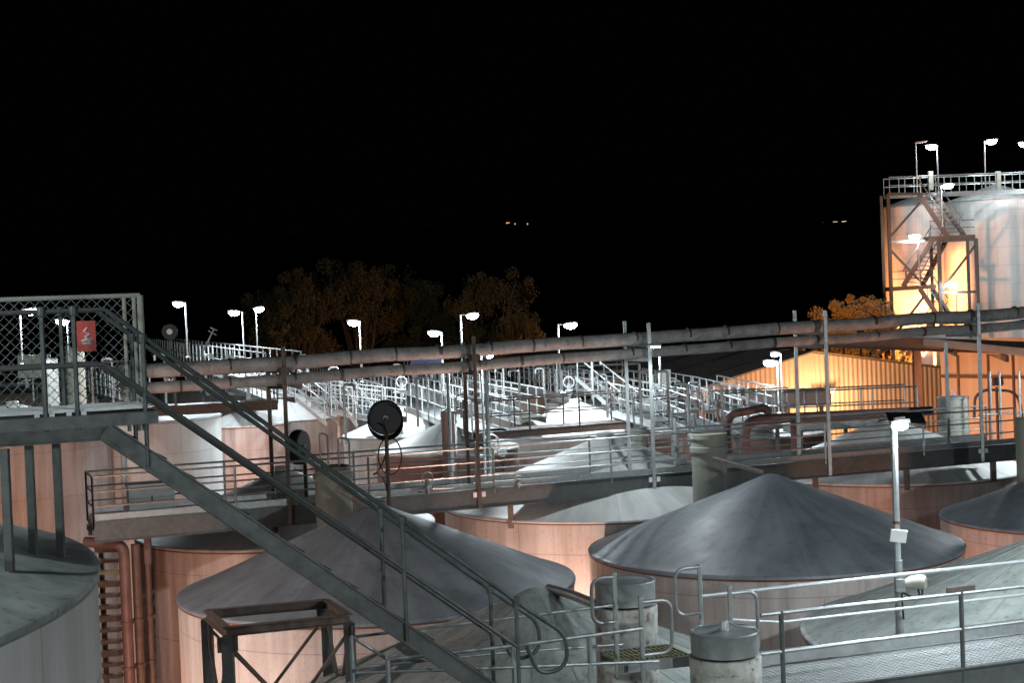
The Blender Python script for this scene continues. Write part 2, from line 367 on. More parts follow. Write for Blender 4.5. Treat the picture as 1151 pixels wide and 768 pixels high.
for i, (px, py, hw) in enumerate(far):
    H = 345-.0384*(px-575); zz = -4.7
    T('far%d' % i, 'white roofed tank far back, '+fl[i], px, py, zz, hw, .9, wall='wall_cream' if i in (0, 1, 7) else 'wall_white', roof='roof_white')

# ------------------------------------------------------------------ long middle walkway
W0 = V((-8.9, 32.7, -4.3)); W1 = V((14.6, 42.0, -4.3)); WD = (W1-W0).normalized(); WS = V((-WD.y, WD.x, 0))
def on_walk(px, py, off=0.):     # point of the near edge (offset across) seen at column px
    v = ray(px, py); a = W0+WS*off
    # solve a.xy + t*WD.xy = s*v.xy
    det = WD.x*(-v.y)-WD.y*(-v.x); t = ((-a.x)*(-v.y)-(-a.y)*(-v.x))/det
    return a+WD*t
wa = on_walk(106, 600); wb = on_walk(1143, 510)
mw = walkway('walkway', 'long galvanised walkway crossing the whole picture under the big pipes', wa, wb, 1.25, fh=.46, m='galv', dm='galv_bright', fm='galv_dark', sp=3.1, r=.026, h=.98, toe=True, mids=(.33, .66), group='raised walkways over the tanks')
# end gate at the left end
railing(mw, [wa, wa+WS*1.25], .98, 1.3, .026, 'galv', mids=(.33, .66))
for i in range(9):
    p = wa+WD*(1.2+i*2.9)+WS*.6; MB().beam(p-Z*.4, V((p.x, p.y, -5.4)), .14, .14).build('support_leg', 'steel_brown', mw, smooth=False)

# ------------------------------------------------------------------ pipes on frames
frames = [(301, 318, 412, 390, 'leftmost, next to the stair rail'), (521, 532, 385, 378, 'left of the centre'), (702, 729, 361, 363, 'centre right, white arm under the pipe'),
          (893, 927, 349, 349, 'in front of the lit shed'), (1063, 1099, 385, 341, 'rightmost, before the far silos')]
def pipe_pt(px, upper=True, off=.45):
    t = (px-245)/(1130-245)
    py = (412+(352-412)*t) if upper else (431+(366-431)*t)
    g = on_walk(px, py, off); v = ray(px, py); return v*(g.y/v.y)
for kk, (rad, nm, off) in enumerate(((.165, 'thick upper pipe with weathered grey lagging crossing the picture', .42), (.13, 'thinner lower pipe running just under the thick one', .42))):
    a = pipe_pt(172, kk == 0, off); b = pipe_pt(1200, kk == 0, off)
    t = thing('pipe', (a+b)/2, nm, 'pipe', 'two parallel overhead pipes')
    d = (b-a).normalized(); back = V((-.37, .93, 0))
    pts = fillet([a+back*5-Z*.1, a, b], .35, 6)
    # slight sag and wobble along the run
    run = [a+(b-a)*(i/24)+Z*(.012*math.sin(i*1.7)-.03*math.sin(math.pi*((i/24*5) % 1))) for i in range(3, 25)]
    MB().tube(pts[:-1]+run, rad, 16).build('lagging', 'pipe_grey', t)
    i = 0.; L = (b-a).length; n = 0
    while i < L-1:
        p = a+d*(i+.6); wdt = .05 if random.random() < .7 else .09
        MB().tube([p-d*wdt/2, p+d*wdt/2], rad+.010, 16).build('clamp_band', 'galv_dark' if random.random() < .7 else 'steel_brown', t)
        i += random.choice((1.1, 1.3, 1.5, 1.9)); n += 1
for i, (xb, xn, ytb, ytn, lb) in enumerate(frames):
    zn = -4.7
    pn = on_walk(xn, 540, -.04); pb = on_walk(xb, 540, .95)
    gn = on_walk(xn, ytn, -.04); zt = (ray(xn, ytn)*(gn.y/ray(xn, ytn).y)).z
    gb = on_walk(xb, ytb, .95); ztb = (ray(xb, ytb)*(gb.y/ray(xb, ytb).y)).z
    t = thing('pipe_support', V((pn.x, pn.y, -4.7)), 'two legged steel pole frame carrying the overhead pipes, '+lb, 'pipe support', 'pole frames under the overhead pipes')
    mm = 'steel_brown' if i < 2 else 'galv'
    MB().beam(V((gn.x, gn.y, -4.72)), V((gn.x, gn.y, zt)), .085, .085).build('pole', mm, t, smooth=False)
    MB().beam(V((gb.x, gb.y, -4.3)), V((gb.x, gb.y, ztb)), .085, .085).build('pole', mm if i != 2 else 'galv_bright', t, smooth=False)
    up_ = pipe_pt(xn, True); lo_ = pipe_pt(xn, False)
    for z_, nm in ((lo_.z-.18, 'cross_arm'),):
        MB().ibeam(V((gn.x, gn.y, z_)), V((gb.x, gb.y, z_)), .08, .1, .012).build(nm, mm if i != 2 else 'white_paint', t, smooth=False)
    z2 = up_.z-.2
    MB().beam(V((gn.x, gn.y, z2)), V((gb.x, gb.y, z2)), .06, .06).build('cross_arm', mm, t, smooth=False)
    if i in (1, 2, 4):
        for sx in (-1, 1):
            MB().box(V((gn.x, gn.y-.06, -4.42))+WD*.11*sx, (.09, .02, .12), WD, WS).build('clamp_plate', 'white_paint', t, smooth=False)
    if i in (0, 1):
        MB().box(V((gn.x, gn.y, (up_.z+lo_.z)/2)), (.2, .2, .16), WD, WS).build('bracket', mm, t, smooth=False)

# ------------------------------------------------------------------ stair and its top platform
SD = V((3.79, 1.5, 0)); Lh = SD.length; SD.normalize(); SP = V((-SD.y, SD.x, 0))
top = P(118, 484, 15.0)      # bottom front edge point near the bend of the stringer
b1 = P(550, 768+8, 16.5)
slope = (b1-top); 
st = thing('steel_staircase', V((b1.x, b1.y, -4.8)), 'dark galvanised staircase dropping diagonally from the fenced platform to the lower right', 'stairs')
k = (-4.78-top.z)/slope.z; foot = top+slope*k
SW = .80
plat_l = top-SD*4.2
for q in (0, 1):
    off = SP*SW*q
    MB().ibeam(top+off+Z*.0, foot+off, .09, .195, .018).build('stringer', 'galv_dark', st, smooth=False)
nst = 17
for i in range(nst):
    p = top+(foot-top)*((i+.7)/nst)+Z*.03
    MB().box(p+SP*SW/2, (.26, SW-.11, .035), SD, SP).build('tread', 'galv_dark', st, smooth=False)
def zrail(px, py, off): 
    v = ray(px, py); a = top+SP*off
    det = SD.x*(-v.y)-SD.y*(-v.x); t = ((-a.x)*(-v.y)-(-a.y)*(-v.x))/det
    pp = a+SD*t; return v*(pp.y/v.y)
for q, off in ((0, 0.), (1, SW)):
    # near rail goes through these picture points
    a0 = zrail(118, 348, 0)+SP*off; a1 = zrail(602, 692, 0)+SP*off
    rise_ = V((0, 0, 0))
    e1 = a1+SD*.36-Z*.26; e2 = e1-Z*.36; e3 = a1+SD*.02-Z*.62; 
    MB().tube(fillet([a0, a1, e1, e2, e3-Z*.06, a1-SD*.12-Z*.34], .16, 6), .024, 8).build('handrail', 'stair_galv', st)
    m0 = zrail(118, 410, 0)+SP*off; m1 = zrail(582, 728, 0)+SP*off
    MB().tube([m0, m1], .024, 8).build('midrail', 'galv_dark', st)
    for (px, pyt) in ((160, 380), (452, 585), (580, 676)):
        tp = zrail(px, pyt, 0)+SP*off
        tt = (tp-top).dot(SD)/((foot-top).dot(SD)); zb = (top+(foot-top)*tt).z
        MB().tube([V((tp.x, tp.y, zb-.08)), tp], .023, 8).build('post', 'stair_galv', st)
        MB().lathe(tp, [(.001, -.05), (.04, -.045), (.045, 0), (.04, .04), (.001, .05)], 10).build('rail_joint', 'stair_galv', st)
# platform
fl_z = P(50, 463, 15).z
pt = thing('stair_platform', top-SD*2+Z*-.1, 'fenced steel platform at the head of the staircase, left edge', 'platform')
pa = top-SD*5.0; pb_ = top-SD*.05
for q in (0, 1):
    o = SP*SW*1.0*q
    MB().ibeam(pa+o, pb_+o, .09, .195, .018).build('edge_beam', 'galv_dark', pt, smooth=False)
pz = V((0, 0, fl_z-top.z))
MB().beam(pa+SP*SW*.5+pz-Z*.10, pb_+SP*SW*.5+SD*.55+pz-Z*.10, SW+.35, .12).build('side_channel', 'galv_dark', pt, smooth=False)
gr = MB()
n = 110
for i in range(n+1):
    p = pa+(pb_-pa+SD*.5)*(i/n)+pz+Z*.0; gr.beam(p+SP*.02, p+SP*(SW+.12), .010, .028)
for j in range(14):
    o = SP*(.02+(SW+.1)*j/13)+pz; gr.beam(pa+o+Z*.003, pb_+SD*.5+o+Z*.003, .010, .03)
gr.build('grating', 'galv_bright', pt, smooth=False)
for q, off in ((0, 0.), (1, SW)):
    aT = zrail(118, 348, 0)+SP*off; bT = aT-SD*5; bT.z = aT.z; MB().tube([bT, aT], .024, 8).build('handrail', 'galv_dark', pt)
    aM = zrail(118, 410, 0)+SP*off; bM = aM-SD*5; bM.z = aM.z; MB().tube([bM, aM], .021, 8).build('midrail', 'galv_dark', pt)
    for px in (46, 82) if q == 0 else (54, 76):
        tp = zrail(px, 349, 0)
        tp = tp if q == 0 else tp+SP*off
        MB().tube([V((tp.x, tp.y, top.z+.02)), V((tp.x, tp.y, aT.z))], .024, 8).build('post', 'stair_galv', pt)
        MB().lathe(V((tp.x, tp.y, aT.z)), [(.001, -.05), (.042, -.045), (.047, 0), (.042, .04), (.001, .055)], 10).build('rail_joint', 'stair_galv', pt)
        for sx in (-1, 1): MB().box(V((tp.x, tp.y-.04, fl_z-.03))+SD*.07*sx, (.05, .02, .05), SD, SP).build('clamp', 'galv_bright', pt, smooth=False)
for (px, pyb, Y) in ((10, 614, 14.4), (37, 600, 15.6), (68, 606, 15.8)):
    p = P(px, pyb, Y)
    MB().beam(V((p.x, p.y, p.z-.25)), V((p.x, p.y, top.z-.1)), .075, .075).build('leg', 'galv_dark', pt, smooth=False)
# mesh fence behind the platform
FY = 1.15
fa = top-SD*5.2+SP*FY; 
def zf(px, py):
    v = ray(px, py); a = top+SP*FY
    det = SD.x*(-v.y)-SD.y*(-v.x); t = ((-a.x)*(-v.y)-(-a.y)*(-v.x))/det
    return v*((a+SD*t).y/v.y)
tr = zf(157, 332); ttl = zf(-60, 341); ttl.z = tr.z; br = zf(160, 458); bl = V((ttl.x, ttl.y, br.z)); br = V((tr.x, tr.y, br.z))
fn = thing('mesh_fence', br, 'chain-link mesh panel in a pale frame behind the stair platform', 'fence')
MB().tube([ttl, tr], .026, 8).build('top_rail', 'concrete', fn)
MB().tube([bl, br], .022, 8).build('bottom_rail', 'concrete', fn)
for px, r in ((157, .036), (150, .022), (139, .022)):
    p = zf(px, 332); MB().tube([V((p.x, p.y, br.z-.25)), V((p.x, p.y, tr.z))], r, 8).build('post', 'concrete', fn)
midp = zf(160, 372); midp.z += 0
MB().tube([V((ttl.x, ttl.y, (tr.z*.42+br.z*.58))), V((tr.x, tr.y, (tr.z*.42+br.z*.58)))], .010, 6).build('tension_wire', 'galv', fn)
wm = MB(); LF = (br-bl).length; HF = tr.z-br.z; fd = (br-bl).normalized(); pitch = .105; i = -HF
while i < LF:
    for sgn in (1, -1):
        # line from (i,0) to (i+HF,HF), clipped
        a0_ = max(0, i); a1_ = min(LF, i+HF)
        if a1_ > a0_:
            z0 = a0_-i; z1 = a1_-i
            if sgn < 0: z0 = HF-z0; z1 = HF-z1
            pts = []; nseg = max(2, int((a1_-a0_)/(pitch/2)))
            off = .006*sgn
            wm.tube([bl+fd*a0_+Z*z0+SP*off, bl+fd*a1_+Z*z1+SP*off], .0042, 4, cap=False)
    i += pitch
wm.build('wire_mesh', 'galv', fn)
sp_ = zf(97, 377)
sg = thing('warning_sign', sp_, 'small weathered red sign with white pictogram hung on the platform rail', 'sign')
cS = zrail(97, 378, SW*.5)
MB().box(cS, (.185, .012, .31), SD, SP).build('plate', 'red_sign', sg, smooth=False)
mk = MB(); fc = cS-SP*.012
mk.tube([fc+SD*.01+Z*.085, fc-SD*.025+Z*.05, fc+SD*.025+Z*.02, fc-SD*.015-Z*.01], .010, 6)
mk.tube([fc-SD*.05-Z*.045, fc+SD*.055-Z*.03], .012, 6); mk.tube([fc-SD*.045-Z*.07, fc+SD*.04-Z*.075], .012, 6); mk.tube([fc-SD*.01-Z*.01, fc+SD*.03-Z*.06], .011, 6)
mk.build('pictogram', 'white_paint', sg)

# ------------------------------------------------------------------ near walkway (bottom right)
nz = -4.75
n0 = PZ(382, 870, nz); 
nA = PZ(1080, 750, nz); dN = V((.945, .327, 0)).normalized(); sN = V((-dN.y, dN.x, 0))
def on_near(px, off=0., py=700):
    v = ray(px, py); a = nA+sN*off
    det = dN.x*(-v.y)-dN.y*(-v.x); t = ((-a.x)*(-v.y)-(-a.y)*(-v.x))/det
    p = a+dN*t; return p
na = on_near(846); nb = on_near(1230)
nw = thing('walkway', (na+nb)/2, 'near lit walkway with bright white bar grating, bottom right', 'walkway', 'raised walkways over the tanks')
L = (nb-na).length; g = MB(); k = int(L/.075); W_ = 1.15
for i in range(k+1):
    p = na+dN*(L*i/k); g.beam(p+sN*.03-Z*.016, p+sN*(W_-.03)-Z*.016, .022, .012)
for j in range(16):
    o = sN*(.05+(W_-.1)*j/15); g.beam(na+o-Z*.012, nb+o-Z*.012, .026, .014)
g.build('grating', 'galv_bright', nw, smooth=False)
MB().ibeam(na-Z*.16, nb-Z*.16, .09, .30).build('edge_beam', 'galv_dark', nw, smooth=False)
MB().ibeam(na+sN*W_-Z*.16, nb+sN*W_-Z*.16, .09, .30).build('edge_beam', 'galv', nw, smooth=False)
MB().beam(na+sN*W_+Z*.11, nb+sN*W_+Z*.11, .012, .19).build('toe_board', 'galv', nw, smooth=False)
def near_z(px, py, off):
    v = ray(px, py); p = on_near(px, off, py); return v*(p.y/v.y)
def nrail(parent, pts, off, m, r, name): 
    return MB().tube([near_z(px, py, off) for px, py in pts], r, 8).build(name, m, parent)
# near-side railing: front rail runs from the left end of the picture's stair foot to the right edge
nrail(nw, [(855, 692), (1230, 651)], 0, 'galv', .026, 'handrail')
nrail(nw, [(855, 736), (1230, 689)], 0, 'galv', .024, 'midrail')
for px in (878, 1080, 1190):
    p = near_z(px, 690-(px-855)*.109, 0); MB().tube([V((p.x, p.y, nz-.25)), p], .030, 8).build('post', 'galv_dark', nw)
nrail(nw, [(786, 671), (1230, 623)], W_+.1, 'galv_bright', .026, 'handrail')
nrail(nw, [(820, 697), (878, 700), (1230, 660)], W_+.1, 'galv_bright', .020, 'midrail')
nrail(nw, [(855, 739), (1010, 722), (1230, 693)], W_+.05, 'steel_brown', .024, 'service_pipe')
p = near_z(1080, 665, 0); MB().box(p+Z*.03, (.42, .02, .06), dN, sN).build('rail_splice', 'steel_brown', nw, smooth=False)
# handrail end loops along the access side
def loop_gate(name, label, post_px, yt, yb, side, off, wpx, yl0, yl1, m='galv'):
    p = near_z(post_px, yt, off); s = p.y/F; b = V((p.x, p.y, p.z-(yb-yt)*s))
    t = thing(name, b, label, 'handrail end', 'rounded tubular handrail ends around the hatches')
    MB().tube([b, p], .030, 8).build('post', m, t)
    MB().lathe(p, [(.001, -.03), (.036, -.02), (.036, .01), (.001, .02)], 10).build('post_cap', 'galv_bright', t)
    u = dN*side*wpx*s
    a = p-Z*(yl0-yt)*s; e = p-Z*(yl1-yt)*s
    MB().tube(fillet([a, a+u+Z*0, e+u, e], .15, 6), .024, 8).build('loop', m, t)
    return t
loop_gate('handrail_loop', 'tall loop left of the white peeling hatch neck', 690, 645, 760, -1, .6, 28, 649, 700)
loop_gate('handrail_loop', 'loop right of the peeling hatch neck, opening to the right', 720, 672, 790, 1, .15, 37, 678, 738)
loop_gate('handrail_loop', 'highest loop, left of the start of the upper rail', 786, 636, 705, -1, W_+.1, 31, 638, 690)
loop_gate('handrail_loop', 'loop above the round hatch lid, reaching down its right side', 820, 660, 720, 1, W_*.5, 34, 668, 740)
hp = thing('handrail_hoop', P(380, 560, 33.6), 'black horizontal hoop with two rounded rail ends left of the large hose reel', 'handrail end')
hc = P(377, 524, 33.6); MB().tube([hc+V((.30*math.cos(a), .22*math.sin(a), 0)) for a in [2*math.pi*i/24 for i in range(25)]], .022, 6).build('hoop', 'rubber', hp)
for (xa, ya, xb) in ((359, 487, 368), (380, 492, 392)):
    q1, q2 = P(xa, ya, 33.7), P(xb, ya+2, 33.7); MB().tube(fillet([q1-Z*.75, q1, q2, q2-Z*.7], .08, 4), .022, 6).build('loop', 'galv_bright', hp)
# left branch of the near railing, at the foot of the stair
lb = thing('railing', near_z(500, 760, -.05), 'low tubular railing in front of the pale seamed roof at the stair foot', 'railing')
nrail(lb, [(395, 716), (436, 742)], .2, 'galv', .02, 'handrail')
nrail(lb, [(436, 742), (575, 727), (722, 707)], -.05, 'galv', .024, 'handrail')
nrail(lb, [(400, 757), (575, 751), (740, 744)], -.05, 'galv', .02, 'midrail')
nrail(lb, [(395, 717), (560, 697), (690, 681)], W_, 'galv', .018, 'handrail')
nrail(lb, [(395, 752), (560, 735), (700, 725)], W_, 'galv', .016, 'midrail')
for px, py, off in ((436, 742, -.05), (662, 716, -.05), (395, 716, .2), (577, 727, -.05)):
    p = near_z(px, py, off); MB().tube([V((p.x, p.y, nz-.1)), p], .028, 8).build('post', 'galv', lb)
# yellow-green grating landing between the hatches
yg = thing('grating_landing', near_z(728, 745, .75), 'small mossy yellow-green grating landing between the two round hatches', 'grating')
a = near_z(698, 746, .55); b = near_z(775, 738, .55); n = 14; g = MB()
for i in range(n+1):
    p = a+(b-a)*(i/n); g.beam(p, p+sN*.62, .028, .03)
for j in range(3): g.beam(a+sN*(.1+.2*j), b+sN*(.1+.2*j), .02, .028)
g.build('grating', 'yellow_grate', yg, smooth=False)
MB().beam(a-sN*.04-Z*.05, b-sN*.04-Z*.05, .03, .13).build('edge_beam', 'galv', yg, smooth=False)
MB().beam(a+sN*.66-Z*.05, b+sN*.66-Z*.05, .03, .13).build('edge_beam', 'galv', yg, smooth=False)

# ------------------------------------------------------------------ hatches and stacks
def hatch(label, px, ytop, Y, r, lid_h, body_h, open_lid=False, knob=True):
    c = P(px, ytop, Y); t = thing('hatch_neck', V((c.x, c.y, c.z-body_h-lid_h)), label, 'hatch', 'round access hatches of the tanks')
    z0 = c.z-lid_h
    MB().lathe(V((c.x, c.y, 0)), [(r*1.02, z0-body_h), (r*1.02, z0-.03-.16), (r*1.035, z0-.03-.155), (r*1.035, z0-.03), (r*.9, z0-.03)], 48).build('neck', 'peeling', t)
    MB().lathe(V((c.x, c.y, 0)), [(r*.9, z0-.03), (r*.93, z0)], 48).build('gasket', 'rubber', t)
    ld = MB().lathe(V((c.x, c.y, 0)), [(r*.97, z0), (r*.98, c.z-.03), (r*.995, c.z-.012), (r*.97, c.z), (r*.90, c.z+.004), (r*.88, c.z-.006), (.001, c.z+.01)], 48).build('lid', 'galv', t)
    if knob:
        MB().lathe(V((c.x, c.y, 0)), [(.055, c.z), (.055, c.z+.10), (.05, c.z+.115), (.001, c.z+.12)], 20).build('vent_stub', 'galv_bright', ld)
        MB().tube([c+V((.05, 0, .10)), c+V((.14, -.03, .05)), c+V((.30, -.04, .035)), c+V((.36, -.02, .02))], .016, 8).build('handle', 'galv', ld)
    return t
hatch('nearest round hatch with flat galvanised lid and handle, white peeling neck, bottom edge', 814, 709, 18.0, .415, .27, 1.6)
hatch('peeling white hatch neck with grey lid beyond the first loop', 702, 652, 19.6, .40, .30, 1.4, knob=False)
c = P(724, 640, 19.6); MB
def stack(label, px, ytop, ybot, Y, r, m='concrete', bands=(), lid=None, foot=GROUND):
    c = P(px, ytop, Y); t = thing('vent_stack', V((c.x, c.y, foot)), label, 'stack', 'round vent stacks between the tanks')
    H = c.z
    MB().lathe(V((c.x, c.y, 0)), [(r, foot), (r, H), (r*.88, H+.01), (r*.86, H-.12), (.001, H-.14)], 40).build('stack', m, t)
    for bz in bands: MB().lathe(V((c.x, c.y, 0)), [(r+.002, H-bz-.07), (r+.035, H-bz-.06), (r+.035, H-bz+.06), (r+.002, H-bz+.07)], 40).build('band', m, t)
    if lid:
        MB().lathe(V((c.x, c.y, 0)), [(r*1.05, H+.012), (r*1.05, H+.05), (.001, H+.10)], 32).build('lid', lid, t)
        MB().tube([V((c.x-.05, c.y, H+.08)), V((c.x-.05, c.y, H+.24)), V((c.x+.06, c.y, H+.24)), V((c.x+.06, c.y, H+.08))], .02, 6).build('handle', lid, t)
    return t
stack('thick pale concrete-grey stack left of the largest dark cone', 796, 489, 560, 36.4, .42, bands=(.02, .34))
stack('orange lit stack standing behind the stair rail, left of the big dark cone', 374, 528, 590, 33.0, .40, bands=(.15,))
stack('short stack at the right beside the orange wall', 1071, 448, 498, 46.5, .46, lid='galv')
stack('slim pale stack behind the centre poles', 716, 481, 540, 46, .27, bands=(.05, .3))
stack('small brown stack on the tank behind the hose reel', 503, 463, 505, 50, .22, m='wall_red', lid='galv')
stack('pale stack cut by the right edge', 1152, 470, 555, 38, .24)
stack('slim stack in the left background behind the mesh', 84, 392, 440, 66, .4, lid='galv')
stack('stubby white stack behind the wire mesh near the left edge', 55, 405, 440, 62, .35, m='wall_white', lid='galv')

stack('brown stub nozzle on the pink tank roof just under the long walkway', 715, 561, 575, 39.3, .36, m='wall_red')
stack('dark stub nozzle under the walkway right of the near lamp', 1092, 526, 535, 43.6, .36, m='wall_red')
def pxpipe(name, label, pts, r, m, fr=.2, n=10, cat='pipe', group=None):
    pp = [P(*q) for q in pts]; o = MB().tube(fillet(pp, fr, 6), r, n).build(name, m); tag(o, label, cat, group); return o
pxpipe('cone_vent_pipe', 'tan stub pipe lying against the tip of the largest dark cone', [(801, 516, 34.6), (858, 532, 34.2)], .055, 'wall_cream', .1)
pxpipe('stub_pipe', 'orange lit slanting pipe below the stair rail beside the stack', [(378, 549, 32.0), (419, 573, 31.5)], .06, 'wall_cream', .1)
pxpipe('bent_pipe', 'thin red-brown pipe bent over above the maroon tank', [(824, 560, 43.5), (816, 478, 43.5), (822, 466, 43.5), (862, 458, 43.5), (864, 470, 43.5)], .115, 'pipe_red', .3, group='bent red pipes')
pxpipe('bent_pipe', 'thick red pipe rising beside the stack and running right along the walkway', [(838, 560, 42.6), (837, 473, 42.6), (870, 471, 43.0), (1046, 462, 48)], .15, 'pipe_red', .5, group='bent red pipes')
pxpipe('bent_pipe', 'short red upright pipe dropping from the long red run', [(894, 472, 43.2), (896, 530, 43.2)], .15, 'pipe_red', .3, group='bent red pipes')
pxpipe('drain_pipe', 'white drain pipe beside the grey cabinet, left end of the walkway', [(139, 505, 36.5), (141, 585, 36.5)], .075, 'white_paint')
pxpipe('roof_duct', 'grey duct running down the pale seamed roof from its tip', [(617, 662, 23.2), (640, 668, 22.6), (700, 692, 21.4)], .075, 'galv', .2)
# pipes bundle left, going to the ground between tanks
for i, (px, r, lbl) in enumerate(((139, .12, 'red-brown downpipe nearest the pale tank at the left'), (152, .10, 'darker downpipe, middle of the bundle left of the orange tank'), (165, .07, 'slim downpipe, right one of the bundle left of the orange tank'))):
    a = P(px, 612, 33.0+i*.3)
    t = thing('downpipe', V((a.x, a.y, GROUND)), lbl, 'pipe', 'downpipes bundled between the left tanks')
    pts = [a, V((a.x+.0, a.y, GROUND))] if i else fillet([a-V((.9, -.2, -.05)), a, V((a.x, a.y, GROUND))], .25, 6)
    MB().tube(pts, r, 12).build('pipe', 'pipe_red' if i == 0 else 'steel_brown', t)
    for z in (-6.6, -7.6, -8.8): MB().tube([V((a.x, a.y, z-.03)), V((a.x, a.y, z+.03))], r+.03, 12).build('collar', 'steel_brown', t)
rk = thing('cable_rack', P(124, 768, 34), 'dark rack of horizontal bars in the gap beside the pale left tank', 'rack')
for i in range(12):
    a = P(110, 618+i*13, 34.5); b = P(136, 617+i*13, 34.2); MB().beam(a, b, .25, .08 if i % 3 else .13).build('shelf_bar', 'steel_brown' if i != 2 else 'yellow_grate', rk, smooth=False)
a = P(113, 610, 34.8); MB().beam(a, V((a.x, a.y, GROUND)), .1, .1).build('upright', 'steel_brown', rk, smooth=False)

# cabinet on the long walkway, left end
cb0 = on_walk(170, 575, 1.0); cbz = -4.3
cbx = thing('control_cabinet', V((cb0.x, cb0.y, cbz)), 'grey-green metal control cabinet on the left end of the long walkway', 'cabinet')
MB().box(V((cb0.x, cb0.y, cbz+.31)), (1.0, .4, .6), WD, WS).build('body', 'cabinet', cbx, smooth=False)
MB().box(V((cb0.x, cb0.y, cbz+.63)), (1.06, .46, .03), WD, WS).build('lid', 'cabinet', cbx, smooth=False)
for sx in (-.25, .25): MB().box(V((cb0.x, cb0.y, cbz+.31))+WD*sx-WS*.205, (.46, .012, .52), WD, WS).build('door', 'cabinet', cbx, smooth=False)
MB().box(V((cb0.x, cb0.y, cbz+.31))-WS*.225, (.03, .03, .12), WD, WS).build('handle', 'steel_brown', cbx, smooth=False)

# ------------------------------------------------------------------ hose reels
def reel(label, px, py, Y, r, face, thick, base_py, spoke=True, hub='galv', tail=True, m='rubber'):
    c = P(px, py, Y); f = V(face).normalized(); q = Z.rotation_difference(f).to_matrix(); foot = P(px+2, base_py, Y)
    t = thing('hose_reel', V((c.x, c.y, foot.z)), label, 'hose reel', 'hose reels')
    d = [(r*.25, -thick/2)]+[(r*(.92+.05*math.cos(a)), thick*.46*math.sin(a)) for a in [R_(-90+18*i) for i in range(11)]]+[(r*.25, thick/2)]
    MB().lathe(c, d, 40, tilt=q).build('hose_coil', m, t)
    for s in (-1, 1):
        MB().lathe(c+f*s*thick*.52, [(.001, 0), (r*.9, 0), (r*.9, .012*s), (.001, .012*s)], 32, tilt=q).build('drum_side', m, t, smooth=False)
    if not spoke: MB().lathe(c, [(.001, thick*.9), (r*.34, thick*.9), (r*.34, thick*.4)], 20, tilt=q).build('hub_plate', 'white_paint', t, smooth=False)
    MB().lathe(c, [(.001, thick*.75), (r*.14, thick*.75), (r*.14, thick*.2)], 12, tilt=q).build('hub', hub, t)
    pc = c+f*(thick*.62 if spoke else -thick*.62)
    MB().tube([V((pc.x, pc.y, foot.z)), V((pc.x, pc.y, c.z+.02))], .045, 8).build('stand', 'steel_brown', t)
    if tail:
        w = [V((c.x-.02, c.y-.12, c.z-r*.8))]
        pts = []
        for i in range(30):
            a = i/29; pts.append(c+V((-.14+.20*math.sin(a*7.5)*(1-.35*a), -.14-.04*math.cos(a*9), -r*.7-a*1.45+.22*math.sin(a*8+1))))
        MB().tube(pts, .017, 6).build('hose_tail', m, t)
        ring = [c+V((.08+.26*math.cos(a), -.12, -.85+.42*math.sin(a))) for a in [2*math.pi*i/24 for i in range(25)]]
        MB().tube(ring, .016, 6).build('hose_loop', m, t)
        for k in range(8):
            ring = [c+f*(.02*k-.07)+V(((r*.98)*math.cos(a), 0, -.012-.012*k+(r*1.02)*math.sin(a))) for a in [2*math.pi*i/28 for i in range(29)]]
            MB().tube(ring, .018, 6).build('hose_loop', m, t)
    return t
reel('large black hose reel facing the viewer, hose hanging in loops, on the long walkway', 433, 470, 33.9, .395, (.15, -1, .05), .18, 592)
reel('black hose reel seen edge-on beside the stair rail', 336, 503, 34.8, .42, (1, -.30, 0), .22, 560, tail=False)
reel('small dark hose reel with white hub against the night sky at the left', 191, 373, 58, .32, (.1, -1, 0), .14, 392, spoke=False, hub='white_paint', tail=False)

# ------------------------------------------------------------------ steel table frame, bottom left
fz = -4.5
cs = [PZ(232, 686, fz), PZ(255, 705, fz), PZ(392, 691, fz), PZ(366, 674, fz)]
sf = thing('braced_frame', V((sum(c.x for c in cs)/4, sum(c.y for c in cs)/4, GROUND)), 'dark rusty braced steel frame standing in front of the orange tank wall', 'frame')
for i in range(4):
    a, b = cs[i], cs[(i+1) % 4]
    MB().ibeam(a-Z*.07, b-Z*.07, .12, .14, .016).build('top_beam', 'steel_brown', sf, smooth=False)
    MB().beam(V((a.x, a.y, GROUND)), a-Z*.145, .16, .16).build('leg', 'galv_dark', sf, smooth=False)
    for z0 in (-4.75, -7.2):
        MB().beam(V((a.x, a.y, z0)), V((b.x, b.y, z0-2.2)), .045, .045).build('brace', 'steel_brown', sf, smooth=False)
        MB().beam(V((b.x, b.y, z0)), V((a.x, a.y, z0-2.2)), .045, .045).build('brace', 'steel_brown', sf, smooth=False)
    MB().box(a-Z*.26, (.3, .03, .22), (b-a)).build('gusset', 'steel_brown', sf, smooth=False)

# ------------------------------------------------------------------ background walkways
def bw(label, a, b, width=1.1, **k):
    A = PZ(*a); B = PZ(*b); k.setdefault('fh', .25); k.setdefault('r', .03); k.setdefault('sp', 1.6); k.setdefault('h', 1.05)
    return walkway('walkway', label, A, B, width, **k)
zb = -4.2
bw('dark cross bridge on the row behind the centre poles', (538, 487, zb), (706, 474, zb), 1.2, m='steel_brown', dm='steel_brown', fm='steel_brown', sp=1.7)
bw('pale walkway receding left from the cross bridge', (418, 441, zb), (531, 486, zb), 1.3, m='galv_bright', legs=4)
bw('pale walkway receding behind the centre poles toward the lamps', (590, 436, zb), (736, 474, zb), 1.3, m='galv_bright', legs=4)
bw('white railed walkway ending beside the concrete stack', (738, 465, zb), (792, 490, zb), 1.2, m='galv_bright', legs=3)
bw('far walkway in front of the lit shed, dark rails', (880, 477, zb), (1032, 470, zb), 1.2, m='galv', legs=3)
bw('pale walkway between the concrete stack and the shed', (815, 478, zb), (905, 472, zb), 1.2, m='galv_bright', legs=2)
